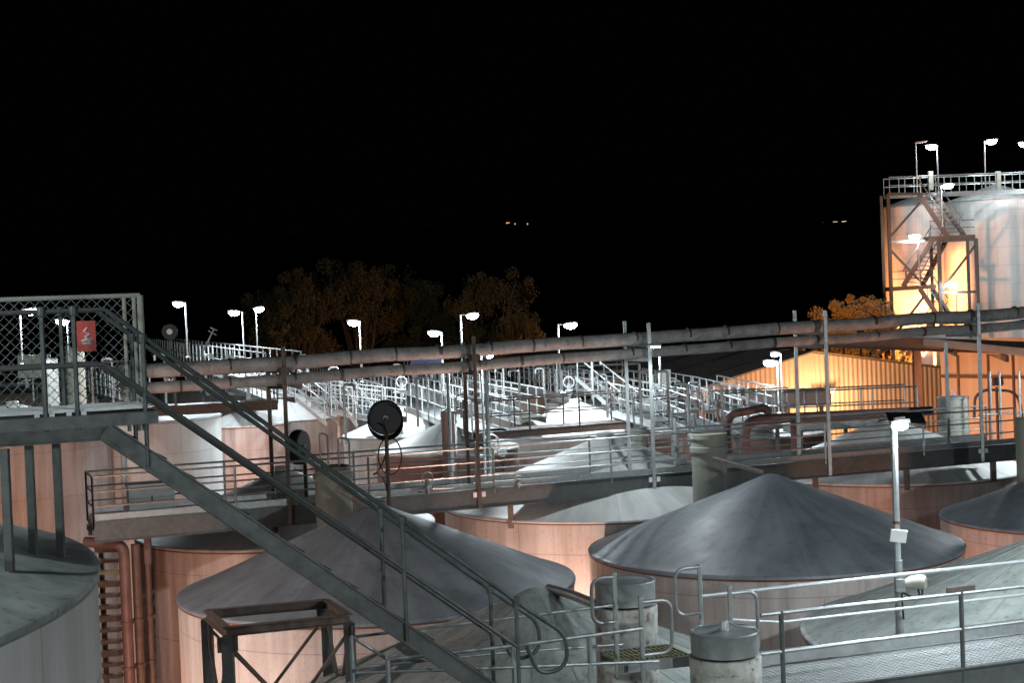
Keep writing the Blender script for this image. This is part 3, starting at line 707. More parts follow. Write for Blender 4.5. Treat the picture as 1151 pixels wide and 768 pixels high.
bw('dark edged walkway across the left background under the pipes', (140, 459, -3.05), (312, 450, -3.05), 1.2, m='steel_brown', fm='steel_brown', fh=.35)
bw('long pale walkway in the far rows left of the black hose reel', (330, 447, zb), (432, 441, zb), 1.0, m='galv_bright')
bw('topmost railed walkway at the far left, rising above the big pipes', (170, 397, -2.3), (300, 432, -2.3), 1.2, m='galv_bright', sp=1.9, legs=3)
bw('white walkway behind the wire mesh at the left edge', (-30, 432, -3.6), (150, 426, -3.6), 1.2, m='galv_bright', legs=4)
bw('far white walkway just above the cross bridge', (468, 440, zb), (560, 434, zb), 1.0, m='galv_bright')
bw('last row walkway right of the tall lamp pole', (600, 432, zb), (700, 427, zb), 1.0, m='galv_bright')
bw('short landing behind the slim pale stack', (735, 486, zb), (775, 483, zb), 1.4, m='galv_bright')
bw('thin walkway left of the centre frames in the back row', (240, 440, -3.6), (345, 433, -3.6), 1.0, m='galv_bright')
bw('walkway receding between the white roofs left of the black hose reel', (318, 424, zb), (402, 462, zb), 1.1, m='galv_bright')
for i, (a, b, w_, l) in enumerate((
    ((350, 455, zb), (430, 470, zb), 1.0, 'over the white cone left of the large hose reel'),
    ((455, 425, -4.0), (540, 447, -4.0), 1.0, 'receding behind the centre pole frame'),
    ((500, 447, zb), (585, 470, zb), 1.0, 'running into the back of the dark cross bridge'),
    ((560, 425, -4.0), (640, 445, -4.0), 1.0, 'between the tall lamp pole and the white roofs'),
    ((700, 440, zb), (760, 455, zb), 1.0, 'behind the white arm pole frame'),
    ((780, 452, zb), (840, 470, zb), 1.0, 'descending toward the bent red pipe'),
    ((640, 437, -4.0), (720, 434, -4.0), .9, 'crossing the last rows right of centre'),
    ((395, 437, zb), (470, 433, zb), .9, 'crossing the last rows above the hose reel'),
    ((200, 415, -3.2), (300, 448, -3.2), 1.1, 'just under the lower pipe at the left'),
    ((20, 418, -3.4), (140, 450, -3.4), 1.1, 'behind the mesh dropping to the right'))):
    bw('small pale railed walkway '+l, a, b, w_, m='galv_bright', sp=1.4, legs=2, mids=(.33, .66))
rnd_ = random.Random(5); lab_ = ['left of', 'right of', 'behind', 'beyond']; 
for i, (px, yt, yb, Y) in enumerate(((372, 420, 468, 60), (389, 440, 500, 50), (452, 415, 452, 70), (470, 432, 480, 52), (497, 425, 462, 60), (567, 418, 446, 66), (585, 423, 470, 56), (612, 420, 446, 66), (628, 405, 450, 58), (667, 410, 450, 60), (683, 428, 470, 54), (721, 425, 480, 47), (752, 425, 470, 48), (775, 440, 500, 42), (787, 437, 470, 52), (812, 440, 478, 47), (232, 405, 440, 64), (255, 408, 445, 60), (347, 405, 440, 64), (105, 420, 455, 50), (128, 410, 455, 54), (187, 405, 455, 55))):
    B = P(px, yb, Y); tpz = P(px, yt, Y).z
    t = thing('vent_riser', B, 'thin pale riser pipe with a hooked top standing on the far roofs', 'pipe', 'riser pipes on the far roofs')
    MB().tube([B, V((B.x, B.y, tpz))], .045, 6).build('riser', 'galv_bright', t)
    hx = rnd_.choice((-1, 1))*.35; MB().tube(fillet([V((B.x, B.y, tpz)), V((B.x, B.y, tpz+.22)), V((B.x+hx, B.y, tpz+.22)), V((B.x+hx, B.y, tpz))], .12, 4), .045, 6).build('hook', 'galv_bright', t)
# inclined ladders between levels
def ladder(label, a, b, width=.7, m='galv_bright'):
    A = P(*a); B = P(*b); d = B-A; s = V((-d.y, d.x, 0)).normalized()*width
    t = thing('inclined_ladder', B, label, 'ladder', 'inclined ladders between walkway levels')
    for q in (0, 1):
        MB().beam(A+s*q, B+s*q, .05, .16).build('stringer', m, t, smooth=False)
        MB().tube([A+s*q+Z*.95, B+s*q+Z*.95], .03, 6).build('handrail', m, t)
        for f in (.05, .5, .95): MB().tube([A+(B-A)*f+s*q, A+(B-A)*f+s*q+Z*.95], .028, 6).build('post', m, t)
    n = max(4, int(abs(d.z)/.22))
    for i in range(1, n): MB().beam(A+d*(i/n), A+d*(i/n)+s, .2, .03).build('tread', m, t, smooth=False)
ladder('white ladder dropping right below the lower pipe, right of centre', (647, 425, 62), (700, 470, 58))
ladder('pale ladder lying over the white cone roof left of the hose reel', (322, 440, 68), (368, 478, 66))
ladder('ladder over the roofs just left of the black hose reel', (382, 452, 64), (402, 480, 63))
# machinery on roofs (pumps, valves)
def valve(label, px, py, Y, s=1.):
    p = P(px, py, Y); t = thing('valve', p, label, 'valve', 'valves and fittings on tank tops')
    MB().tube([p, p+Z*.35*s], .05*s, 10).build('body', 'galv', t)
    MB().lathe(p+Z*.18*s, [(.001, -.03), (.10*s, -.03), (.10*s, .03), (.001, .03)], 16).build('flange', 'galv_bright', t, smooth=False)
    MB().tube([p+Z*.38*s+V((.13*s*math.cos(a), 0, .13*s*math.sin(a))) for a in [2*math.pi*i/16 for i in range(17)]], .018*s, 6).build('hand_wheel', 'galv_bright', t)
    MB().tube([p+Z*.12*s, p+V((-.22*s, 0, .12*s))], .035*s, 8).build('outlet', 'galv_bright', t)
valve('bright chrome valve with round handwheel on the long walkway', 481, 556, 34.9, 1.)
valve('small valve with wheel on the walkway right of the chrome one', 583, 549, 36.2, .6)
pxpipe('loose_pipe', 'silver transfer pipe lying along the long walkway grating', [(486, 549, 35.4), (597, 545, 36.6)], .04, 'galv_bright', .1)
mlab = ['beside the brown stack', 'in front of the white wall left of the cross bridge', 'by the foot of the inclined white ladder', 'left of the concrete stack', 'on the roof behind the wire mesh', 'under the topmost walkway', 'above the hose reel on a far roof', 'near the rails left of the shed', 'on the far roof left of the tall lamp pole', 'between the bent red pipe and the stack', 'left of the narrow orange tank', 'behind the cross bridge railing']
for (px, py, Y), l in zip(((520, 470, 52), (553, 520, 44), (690, 462, 55), (783, 470, 46), (30, 436, 60), (215, 440, 60), (452, 446, 62), (760, 452, 56), (505, 428, 70), (806, 470, 45), (190, 440, 66), (640, 447, 60)), mlab):
    valve('small pale roof valve '+l, px, py, Y, 1.6)
# white sampling poles in the middle
for (px, yt, yb, Y, l) in ((508, 415, 545, 42, 'left'), (551, 398, 545, 41, 'right, with bracket top')):
    B = P(px, yb, Y); tp = P(px, yt, Y)
    t = thing('white_pole', B, 'tall white pole behind the walkway rail, '+l+' one of the two', 'pole', 'tall white poles')
    MB().tube([B-Z*.3, V((B.x, B.y, tp.z))], .055, 8).build('pole', 'galv_bright', t)
    MB().box(V((B.x+.04, B.y, tp.z)), (.32, .2, .09)).build('bracket', 'white_paint', t, smooth=False)
    MB().tube([V((B.x, B.y, B.z+.4)), V((B.x, B.y, B.z+1.1))], .085, 8).build('sleeve', 'galv', t)
pl = thing('pressure_gauge', P(565, 509, 40.5), 'round white gauge beside the right white pole', 'gauge')
c = P(565, 509, 40.5); MB().lathe(c, [(.001, -.06), (.11, -.06), (.12, 0), (.11, .05), (.001, .05)], 20, tilt=V((0, 0, 1)).rotation_difference(V((0, -1, 0))).to_matrix()).build('dial', 'white_paint', pl)
MB().tube([c, c-Z*.5], .03, 6).build('stem', 'rubber', pl)
for (px, yt, yb, Y, l) in ((758, 460, 540, 40.5, 'left tube'), (762, 470, 575, 38.2, 'right tube')):
    B = P(px, yb, Y); tp = P(px, yt, Y); o = MB().tube([B, V((B.x, B.y, tp.z))], .045, 8).build('riser_pipe', 'galv_bright'); tag(o, 'pale riser %s left of the concrete stack' % l, 'pipe', 'riser pipes')
# tilted mast at left
a = P(228, 395, 58); b = P(240, 371, 58); t = thing('aerial_mast', a, 'short tilted aerial with small cross arms against the sky at left', 'aerial')
MB().tube([a, b], .035, 6).build('mast', 'galv_bright', t); MB().tube([b+V((-.2, 0, -.02)), b+V((.1, 0, -.2))], .03, 6).build('cross_arm', 'galv_bright', t)
MB().tube([b+V((-.12, 0, .1)), b+V((.12, 0, -.02))], .03, 6).build('cross_arm', 'galv_bright', t)
p = P(479, 405, 60); t = thing('blue_sign', p, 'small blue and white sign seen between the two overhead pipes', 'sign')
MB().box(p, (1.2, .04, .32)).build('plate', 'blue_paint', t, smooth=False)
MB().box(p+V((-.0, -.03, .02)), (.9, .012, .06)).build('stripe', 'white_paint', t, smooth=False)
MB().tube([p-Z*2.5+V((0, .06, 0)), p+V((0, .06, 0))], .04, 6).build('post', 'galv', t)
# equipment boxes
for (px, py, Y, sx, sz, m, l) in ((747, 424, 58, .45, .55, 'white_paint', 'white control box on a rail right of the tall frame'), (36, 372+40, 60, 1.0, .9, 'concrete', 'pale box behind the mesh left of the rail posts')):
    p = P(px, py, Y); t = thing('equipment_box', p, l, 'box')
    MB().box(p, (sx, .35, sz)).build('body', m, t, smooth=False); MB().box(p+V((0, -.18, 0)), (sx*.8, .02, sz*.8)).build('door', m, t, smooth=False)
    MB().tube([p-Z*1.4, p-Z*sz/2], .035, 6).build('post', 'galv', t)

# ------------------------------------------------------------------ lamps
lamp('nearest lit LED lamp on a white pole rising from the near walkway', (1011, 477), (1012, 716, 20.6), power=420, head_w=.26, r=.045)
nl = bpy.data.objects['lamp_post']; B = P(1012, 716, 20.6)
MB().tube([V((B.x, B.y, B.z+.02)), V((B.x, B.y, B.z+1.05))], .062, 10).build('sleeve', 'galv', nl)
MB().tube([V((B.x, B.y, B.z+1.55)), V((B.x, B.y, B.z+1.59))], .05, 10).build('collar', 'rust', nl)
c = P(1010, 603, 20.5); MB().box(c, (.22, .02, .17), V((1, 0, -.15)), V((.1, 1, 0))).build('plate', 'white_paint', nl, smooth=False)
q = P(1018, 471, 20.9); MB().box(q, (.52, .42, .03), V((1, .1, -.06)), V((.1, 1, .30))).build('solar_panel', 'rubber', nl, smooth=False)
# loudspeaker/horn on the pole
sp0 = P(1031, 655, 20.45); t = thing('camera_housing', sp0, 'cream dome camera with black cables clamped to the near lamp pole', 'camera')
MB().tube([sp0-V((.20, 0, .02)), sp0-V((.10, 0, 0)), sp0+V((.02, -.02, .01)), sp0+V((.09, -.04, .0)), sp0+V((.12, -.05, 0))], [.05, .085, .10, .10, .06], 20).build('housing', 'concrete', t)
MB().box(sp0-V((.24, 0, .03)), (.12, .12, .16)).build('clamp', 'galv', t, smooth=False)
MB().tube(fillet([sp0+V((.0, -.03, -.08)), sp0+V((.02, -.05, -.2)), sp0+V((-.10, -.04, -.19)), sp0+V((-.22, .0, -.12)), sp0+V((-.20, 0, -.5))], .06, 5), .014, 6).build('cable', 'rubber', t)
MB().tube(fillet([sp0+V((.05, -.03, -.07)), sp0+V((.06, -.05, -.17)), sp0+V((-.05, -.04, -.21)), sp0+V((-.2, .0, -.2))], .06, 5), .014, 6).build('cable', 'rubber', t)

LP = [((201, 341), (211, 402, 66), 560, 'lit lamp, far left, highest of the left group'),
      ((263, 351), (275, 410, 68), 560, 'lit lamp left of the thin pole one, arm to the left'),
      ((291, 347), (290, 410, 73), 460, 'smaller lit lamp directly on top of its pole left of the dark trees'),
      ((398, 362), (407, 430, 60), 640, 'lit lamp in front of the dark trees, left of centre'),
      ((488, 374), (499, 440, 62), 640, 'lowest lit lamp, just above the big pipe at the centre'),
      ((531, 354), (521, 440, 60), 640, 'lit lamp on the tall pole at the centre, arm to the right'),
      ((641, 365), (630, 440, 58), 640, 'lit lamp against the black sky right of the trees'),
      ((735, 391), (743, 440, 52), 160, 'small lit lamp between the overhead pipes'),
      ((866, 407), (876, 465, 54), 300, 'brighter lit lamp left of the shed wall'),
      ((871, 398), (880, 465, 56), 120, 'second lamp just above the brighter one by the shed'),
      ((35, 349), (25, 410, 52), 260, 'lit lamp behind the mesh near the left edge'),
      ((70, 361), (78, 410, 60), 260, 'lit lamp behind the mesh by the red sign')]
for h, b, pw, l in LP: lamp('white LED '+l, h, b, power=pw*LEDK if False else pw, head_w=.54 if pw > 150 else .34)
lamp('white LED lamp head just between the two overhead pipes on the right white pole', (549, 399), (546, 545, 42.5), power=420, head_w=.3)
lamp('unseen LED lamp added beyond the right edge above the long walkway', (1190, 395), (1200, 500, 43.5), power=420, head_w=.4)  # out of view, added to brighten the right-hand tank roofs
al = thing('bulkhead_lamp', P(737, 391, 36.0), 'small lit lamp beside the pole frame with the white arm, before the pipes', 'lamp')
q = P(737, 391, 36.0); MB().box(q+Z*.06, (.26, .18, .05)).build('lamp_head', 'galv', al, smooth=False)
MB().box(q+Z*.015, (.2, .13, .03)).build('lens', 'led', al, smooth=False)
MB().tube([q+Z*.07, V((q.x-.16, 36.9, q.z+.07))], .02, 6).build('bracket', 'galv', al); add_light(al, q-Z*.08, 380, LED, .1, True, 165, .4)
# unseen pole lamps outside the frame
def pole_lamp_world(label, base, h, power, name='lamp_post', colr=LED, em='led', aim=(0, 0, -1), arm=(.4, 0, 0), cat='lamp', group='LED lamps on poles', size=165):
    B = V(base); t = thing(name, B, label, cat, group); tp = B+Z*h; a = tp+V(arm)
    MB().tube([B, tp, a], .045, 8).build('pole', 'galv', t)
    hd = MB().box(a, (.4, .25, .08)).build('lamp_head', 'galv', t, smooth=False)
    MB().box(a-Z*.05, (.34, .2, .02)).build('lens', em, hd, smooth=False)
    add_light(t, a-Z*.12, power, colr, .15, True, size, .4, aim)
pole_lamp_world('unseen assumed LED lamp lighting the stair platform from the left', (-7.2, 11.5, -2.2), 4.6, 560)  # assumed source of the greenish light on the platform
pole_lamp_world('unseen assumed LED lamp lighting the seamed roofs from the front', (7.6, 12.5, -8), 8.6, 1300)  # assumed, lights the foreground roofs from out of view
pole_lamp_world('unseen LED fill lamp added on a ground pole past the right edge between the tanks', (12.0, 20.5, GROUND), 13.6, 3400)  # added fill beyond the stair, lights the front tanks from the right
pole_lamp_world('unseen pinkish fill lamp added on a ground pole past the left edge behind the pale tank', (-10.6, 24.5, GROUND), 13.4, 1700, colr=(1, .80, .74))  # added warm fill from the left for the tank roofs and walls
pole_lamp_world('unseen LED lamp assumed past the right edge over the near walkway', (8.6, 16.2, -4.75), 3.4, 900)  # assumed from the bright grating at the right

def mast(label, base, h, power, c, aim):  # unseen masts, added as neutral fill on the camera side of the tanks
    B = V(base); t = thing('added_flood_mast', B, label, 'floodlight', 'added tall floodlight masts behind the viewpoint')
    tp = B+Z*h; MB().tube([B, tp], [.16, .08], 10).build('mast', 'galv', t)
    d = (V(aim)-tp).normalized(); sdv = d.cross(Z).normalized()
    MB().beam(tp-sdv*.8, tp+sdv*.8, .08, .08).build('cross_arm', 'galv', t, smooth=False)
    for q in (-.6, 0, .6):
        hd = MB().box(tp+sdv*q+d*.12, (.2, .42, .34), d, sdv).build('lamp_head', 'galv_dark', t, smooth=False)
        MB().box(tp+sdv*q+d*.235, (.012, .36, .28), d, sdv).build('lens', 'led', hd, smooth=False)
    add_light(t, tp+d*.4, power, c, .5, True, 100, .6, d)
mast('unseen floodlight mast added far behind the viewpoint to the left', (-34, -34, GROUND), 17, 24000, (.82, 1, .94), (0, 36, -6))
mast('unseen floodlight mast added far behind the viewpoint to the right', (30, -30, GROUND), 16, 24000, (.9, .97, 1), (3, 36, -6))
# ------------------------------------------------------------------ unseen sodium floodlights assumed low between the tanks
def flood(label, p, power, direction, rng=.2, size=150):
    p = V(p); t = thing('added_floodlight', V((p.x, p.y, GROUND)), label, 'floodlight', 'unseen sodium floodlights at ground level')
    MB().tube([V((p.x, p.y, GROUND)), p-Z*.15], .06, 8).build('pole', 'steel_brown', t)
    d = V(direction).normalized(); s = d.cross(Z).normalized()
    h = MB().box(p-d*.16, (.22, .4, .3), d, s).build('lamp_head', 'steel_brown', t, smooth=False)
    MB().box(p-d*.04, (.015, .34, .24), d, s).build('lens', 'sodium', h, smooth=False)
    add_light(t, p+d*.05, power, SOD, rng, True, size, .5, d)
SOD = (1, .40, .24)
flood('unseen sodium floodlight assumed between the left tanks', (-7.2, 28.5, -9.5), 800, (.3, .8, .35))
flood('unseen sodium floodlight assumed before the dark coned tank', (-1.6, 23.5, -11.5), 1500, (-.35, .8, .45))
flood('unseen sodium floodlight assumed behind the pale left tank', (-14.5, 40, -10.5), 2600, (-.3, .8, .3))
flood('unseen sodium floodlight assumed under the middle of the long walkway', (1.5, 33.5, -11), 1200, (.1, .6, .7))
flood('unseen sodium floodlight assumed between the right tanks', (10.5, 34.5, -10), 1600, (.2, .7, .5))
flood('unseen sodium floodlight assumed among the back rows', (-10.6, 61, -8.5), 1500, (-.1, .8, .4))
flood('unseen sodium floodlight assumed in front of the far left tanks', (-19, 56, -8), 2000, (0, .8, .4))
mp = SOD; SOD = (1, .72, .62)
flood('unseen pale floodlight added low before the middle tanks', (.6, 34.2, -9.5), 1500, (.3, .7, .55))  # added pale fill for the middle tank walls
flood('unseen pale floodlight added low behind the pale left tank', (-7.5, 24.5, -8), 900, (.5, .8, .0))  # added pale fill from the left, no lamp visible here
SOD = (1, .34, .11)
flood('unseen sodium floodlight assumed below the gum trees', (-6, 112, -9), 1500, (-.3, .6, .6))
flood('unseen sodium floodlight assumed below the rightmost gum tree', (4.5, 112, -8), 2600, (-.2, .5, .9))

# ------------------------------------------------------------------ shed with corrugated gable
sd = thing('corrugated_shed', P(912, 480, 80), 'corrugated metal shed with gable glowing under an orange wall lamp', 'shed')
ap = P(912, 397, 80); gx = V((.97, .24, 0)).normalized(); gy = V((-.30, .95, 0)).normalized()
hwL = 7.4; hwR = 11.5; drop = 1.85
cg = MB(); zfl = GROUND
def rooflevel(u): return ap.z-abs(u)*drop/hwL*(1 if u < 0 else .62)
u = -hwL; nn = 0; step = .068; pts = []
while u <= hwR+1e-6: 
    ph = nn % 4; dep = (0, 0, -.035, -.035)[ph]
    pts.append((u, dep)); u += step; nn += 1
vs = []; fs = []
for i, (u, dep) in enumerate(pts):
    p = V((ap.x, ap.y, 0))+gx*u+gy*dep
    vs += [V((p.x, p.y, zfl)), V((p.x, p.y, rooflevel(u)))]
    if i: a = 2*(i-1); fs.append((a, a+2, a+3, a+1))
MB().add(vs, fs).build('gable_wall', 'wall_shed', sd, smooth=False)
def pl_(u, back, dz=0.): 
    p = V((ap.x, ap.y, 0))+gx*u+gy*back; return V((p.x, p.y, rooflevel(u)+dz))
for (ua, ub) in ((-hwL-.3, 0), (0, hwR+.3)):
    g = MB()
    g.add([pl_(ua, -.3, .03), pl_(ub, -.3, .03), pl_(ub, 42, .03), pl_(ua, 42, .03), pl_(ua, -.3, .12), pl_(ub, -.3, .12), pl_(ub, 42, .12), pl_(ua, 42, .12)], [(3, 2, 1, 0), (4, 5, 6, 7), (0, 1, 5, 4), (1, 2, 6, 5), (2, 3, 7, 6), (3, 0, 4, 7)])
    g.build('roof', 'roof_dark', sd, smooth=False)
g = MB()
for b in range(2, 42, 5):
    g.beam(pl_(-hwL-.3, b, .16), pl_(0, b, .16), .35, .08)
g.build('roof_rib', 'steel_brown', sd, smooth=False)
s = P(929, 441, 79.4); 
wl = thing('wall_lamp', s, 'orange sodium lamp mounted on the corrugated shed wall', 'lamp')
MB().box(s+Z*.12, (.9, .5, .12)).build('hood', 'white_paint', wl, smooth=False)
MB().box(s, (.75, .35, .1)).build('lens', 'sodium', wl, smooth=False)
add_light(wl, s+V((0, -1.5, -.2)), 1000, (1, .50, .2), .25, False)
# second dark roofed building left of the shed
b2 = thing('long_shed', P(760, 470, 100), 'long low building with dark roof behind the poles, left of the glowing gable', 'shed')
a0 = P(640, 428, 118); a1 = P(905, 391, 104)
r0_ = [P(612, 446, 96), P(800, 440, 90), P(905, 392, 100), P(700, 398, 122)]
MB().add([p for p in r0_]+[p-Z*.2 for p in r0_], [(0, 1, 2, 3), (7, 6, 5, 4), (0, 4, 5, 1), (1, 5, 6, 2), (2, 6, 7, 3), (3, 7, 4, 0)]).build('roof', 'roof_dark', b2, smooth=False)
MB().add([r0_[0]-Z*.2, r0_[1]-Z*.2, V((r0_[1].x, r0_[1].y, GROUND)), V((r0_[0].x, r0_[0].y, GROUND)), r0_[0]-Z*.2+gy*.3, r0_[1]-Z*.2+gy*.3, V((r0_[1].x, r0_[1].y, GROUND))+gy*.3, V((r0_[0].x, r0_[0].y, GROUND))+gy*.3], [(0, 3, 2, 1), (4, 5, 6, 7), (0, 1, 5, 4), (1, 2, 6, 5), (3, 0, 4, 7)]).build('wall', 'steel_brown', b2, smooth=False)
# small dark roof before the shed
c = P(845, 450, 68); sm = thing('low_hut', V((c.x, c.y, GROUND)), 'small dark roofed hut in front of the left end of the glowing shed', 'hut')
MB().box(V((c.x, c.y+1.5, (c.z+GROUND)/2-.2)), (3.4, 3, c.z-GROUND-.4)).build('wall', 'steel_brown', sm, smooth=False)
q = V((c.x, c.y+1.5, c.z-.4)); MB().add([q+V((-2, -1.8, 0)), q+V((2, -1.8, 0)), q+V((2, 1.8, 0)), q+V((-2, 1.8, 0)), q+V((-1.2, 0, .85)), q+V((.4, 0, .85))], [(0, 1, 5, 4), (1, 2, 5), (2, 3, 4, 5), (3, 0, 4), (3, 2, 1, 0)]).build('roof', 'roof_dark', sm, smooth=False)
# red container in front of shed
c = P(868, 450, 60); ct = thing('red_container', V((c.x, c.y, c.z-.3)), 'dark red tray raised behind the rails before the glowing shed', 'container')
MB().box(V((c.x+.6, c.y+.3, c.z)), (3.4, 1, .55)).build('body', 'pipe_red', ct, smooth=False)
MB().box(V((c.x+.6, c.y+.3, c.z+.31)), (3.5, 1.1, .07)).build('rim', 'steel_brown', ct, smooth=False)
for sx in (-1.4, 1.4): MB().beam(V((c.x+.6+sx, c.y+.3, c.z-.28)), V((c.x+.6+sx, c.y+.3, GROUND)), .15, .15).build('leg', 'steel_brown', ct, smooth=False)

# canopy at right
cz = thing('steel_canopy', P(1090, 500, 62), 'flat steel canopy with pale fascia below the silos, orange lit from beneath', 'canopy')
c0 = P(1020, 379, 63); c1 = P(1260, 404, 55)
MB().beam(c0-Z*.12, c1-Z*.12, .12, .30).build('fascia', 'wall_shed', cz, smooth=False)
bk = V((2.5, 12, 0))
MB().add([c0-Z*.02, c1-Z*.02, c1+bk, c0+bk, c0-Z*.10, c1-Z*.10, c1+bk-Z*.1, c0+bk-Z*.1], [(0, 1, 2, 3), (7, 6, 5, 4), (1, 5, 6, 2), (2, 6, 7, 3), (3, 7, 4, 0), (0, 4, 5, 1)]).build('roof', 'wall_shed', cz, smooth=False)
e0 = P(915, 385, 68); MB().ibeam(P(925, 383, 63.5), P(1260, 396, 60), .25, .55, .03).build('main_beam', 'steel_brown', cz, smooth=False)
for px in (1030, 1205):
    p = P(px, 392, 62.5); MB().beam(p, V((p.x, p.y, GROUND)), .3, .3).build('column', 'steel_brown', cz, smooth=False)
for i in range(5):
    a = c0+(c1-c0)*(i/4); MB().beam(a-Z*.45, a+bk-Z*.4, .12, .25).build('rafter', 'steel_brown', cz, smooth=False)
ow = thing('factory_wall', P(1110, 500, 70), 'plain wall under the canopy glowing deep orange at the right edge', 'wall')
a = P(1060, 500, 74); b = P(1290, 500, 66)
wv = MB(); d = (b-a); n = int(d.length/.22)
vs = []; fs = []
for i in range(n+1):
    p = a+d*(i/n)+V((0, -.05 if i % 4 < 2 else 0, 0)); vs += [V((p.x, p.y, GROUND)), V((p.x, p.y, -2.35))]
    if i: k = 2*(i-1); fs.append((k, k+2, k+3, k+1))
wv.add(vs, fs).build('cladding', 'wall_shed', ow, smooth=False)
MB().beam(V((a.x, a.y-.1, -4.2)), V((b.x, b.y-.1, -4.2)), .12, .15).build('girt', 'steel_brown', ow, smooth=False)
for i, px in enumerate((1078, 1112, 1140)):
    p = P(px, 450, 67); MB().tube([V((p.x, p.y, -7)), V((p.x, p.y, -2.9))], .07, 6).build('conduit', 'steel_brown', ow)
t = flood('unseen sodium floodlight assumed under the right canopy', (P(1120, 430, 60)).to_tuple(), 1300, (.0, .9, -.25))
t = flood('unseen sodium floodlight assumed on the yard before the canopy', P(1060, 520, 56).to_tuple(), 600, (.25, .9, .3))
# curved hoses near canopy and rail at the right
pxpipe('curved_hose', 'dark curved conduit arching over the rail in front of the orange wall', [(1095, 470, 50), (1096, 445, 50), (1108, 438, 50), (1142, 440, 50), (1149, 462, 50), (1149, 500, 50)], .045, 'steel_brown', .4)
rr = thing('railing', P(1120, 500, 46), 'tubular railing with tall stanchions before the orange wall, right edge', 'railing')
for (ya, yb_) in ((467, 463), (497, 493)):
    MB().tube([P(1100, ya, 45), P(1160, yb_, 46)], .028, 8).build('handrail', 'galv', rr)
for px in (1115, 1126, 1148): 
    p = P(px, 500, 45.3); MB().tube([p, p+Z*2.2], .035, 8).build('post', 'galv', rr)

# ------------------------------------------------------------------ silos and stair tower
p = P(1119, 226, 110); zt = p.z
tank('white silo at the right edge behind the stair tower', (p.x, p.y), 3.75, zt, 1.25, 'wall_white', 'roof_pale', group='far silos')
p2 = P(1031, 232, 113)
tank('orange lit silo at the far right, left one of the pair', (p2.x, p2.y), 2.62, p2.z, .85, 'wall_white', 'roof_pale', group='far silos')
dk0 = P(1000, 218, 104); dk1 = P(1190, 209, 104); dk1.z = dk0.z
dk = walkway('silo_deck', 'railed deck running across the tops of the far silos', dk0, dk1, 1.6, fh=.22, m='galv', dm='galv_dark', sp=1.1, r=.035, h=1.15, group=None)
for px in (1046, 1122):
    c = P(px, 203, 105); MB().box(c, (.32, .3, 1.3)).build('equipment_post', 'concrete', dk, smooth=False)
tw = thing('stair_tower', P(1050, 400, 102), 'steel zigzag stair tower standing in front of the far silos', 'stairs')
TY = 101.5
def tp_(px, py, dy=0): return P(px, py, TY+dy)
for (px, py) in ((998, 218), (1055, 268), (1097, 268)):
    a = tp_(px, py); MB().beam(V((a.x, a.y, GROUND)), a, .22, .22).build('column', 'galv_dark', tw, smooth=False)
    MB().beam(V((a.x, a.y+1.9, GROUND)), V((a.x, a.y+1.9, a.z)), .18, .18).build('column', 'galv_dark', tw, smooth=False)
for (a, b, m) in (((998, 218), (1052, 218), 'galv_dark'), ((999, 272), (1040, 271), 'galv_bright'), ((1055, 271), (1097, 269), 'galv_dark'), ((1056, 329), (1098, 328), 'galv_dark')):
    MB().beam(tp_(*a), tp_(*b), .18, .18).build('brace', m, tw, smooth=False)
for (a, b) in (((999, 268), (1034, 228)), ((1000, 280), (1036, 318)), ((1057, 328), (1096, 276)), ((1000, 385), (1038, 334)), ((1057, 335), (1078, 372))):
    MB().beam(tp_(*a), tp_(*b), .14, .14).build('brace', 'galv_dark', tw, smooth=False)
for (a, b) in (((1046, 268), (1096, 266)), ((1003, 325), (1052, 322))):
    A = tp_(*a); B = tp_(*b); MB().beam(A+V((0, .9, 0)), B+V((0, .9, 0)), 1.9, .28).build('landing', 'steel_brown', tw, smooth=False)
    MB().tube([A+Z*.1, A+Z*1.15, B+Z*1.15, B+Z*.1], .035, 6).build('handrail', 'galv_dark', tw)
    MB().tube([A+Z*.65, B+Z*.65], .03, 6).build('midrail', 'galv_dark', tw)
    for f in (.33, .66): q = A+(B-A)*f; MB().tube([q+Z*.1, q+Z*1.15], .03, 6).build('post', 'galv_dark', tw)
for (a, b, c_, d_) in (((1033, 218), (1065, 266), (1050, 217), (1084, 265)), ((1048, 270), (1015, 322), (1063, 271), (1036, 323)), ((1034, 325), (1052, 352), (1048, 325), (1066, 352)), ((1052, 355), (1020, 400), (1066, 355), (1036, 400))):
    A, B, C_, D_ = tp_(*a), tp_(*b), tp_(*c_, 1.5), tp_(*d_, 1.5)
    MB().beam(A, B, .09, .32).build('stringer', 'steel_brown', tw, smooth=False); MB().beam(C_, D_, .09, .32).build('stringer', 'steel_brown', tw, smooth=False)
    MB().tube([A+Z*1.0, B+Z*1.0], .035, 6).build('handrail', 'galv_dark', tw); MB().tube([C_+Z*1.0, D_+Z*1.0], .035, 6).build('handrail', 'galv_dark', tw)
    for i in range(1, 11): MB().beam(A+(B-A)*(i/11), C_+(D_-C_)*(i/11), .22, .04).build('tread', 'galv_dark', tw, smooth=False)
    for f in (.1, .5, .9): q = A+(B-A)*f; MB().tube([q, q+Z*1.0], .03, 6).build('post', 'galv_dark', tw)
TL = [((1047, 164), (1055, 217, 104), 200, 'lamp over the stair tower deck, right of the thin unlit pole', True),
      ((1035, 160), (1031, 217, 104), 0, 'unlit thin lamp pole over the stair tower', False),
      ((1114, 158), (1108, 215, 104.5), 200, 'lamp over the white silo on a thin pole', True),
      ((1152, 161), (1158, 212, 104), 200, 'lamp at the very right edge over the silos', True),
      ((1065, 208), (1059, 255, 101), 160, 'lamp at deck level above the upper stair flight', True),
      ((1028, 265), (1034, 322, 101), 60, 'lamp in front of the orange silo beside the stair', True),
      ((1070, 319), (1076, 365, 101), 60, 'lowest lamp on the stair tower, in front of the white silo', True)]
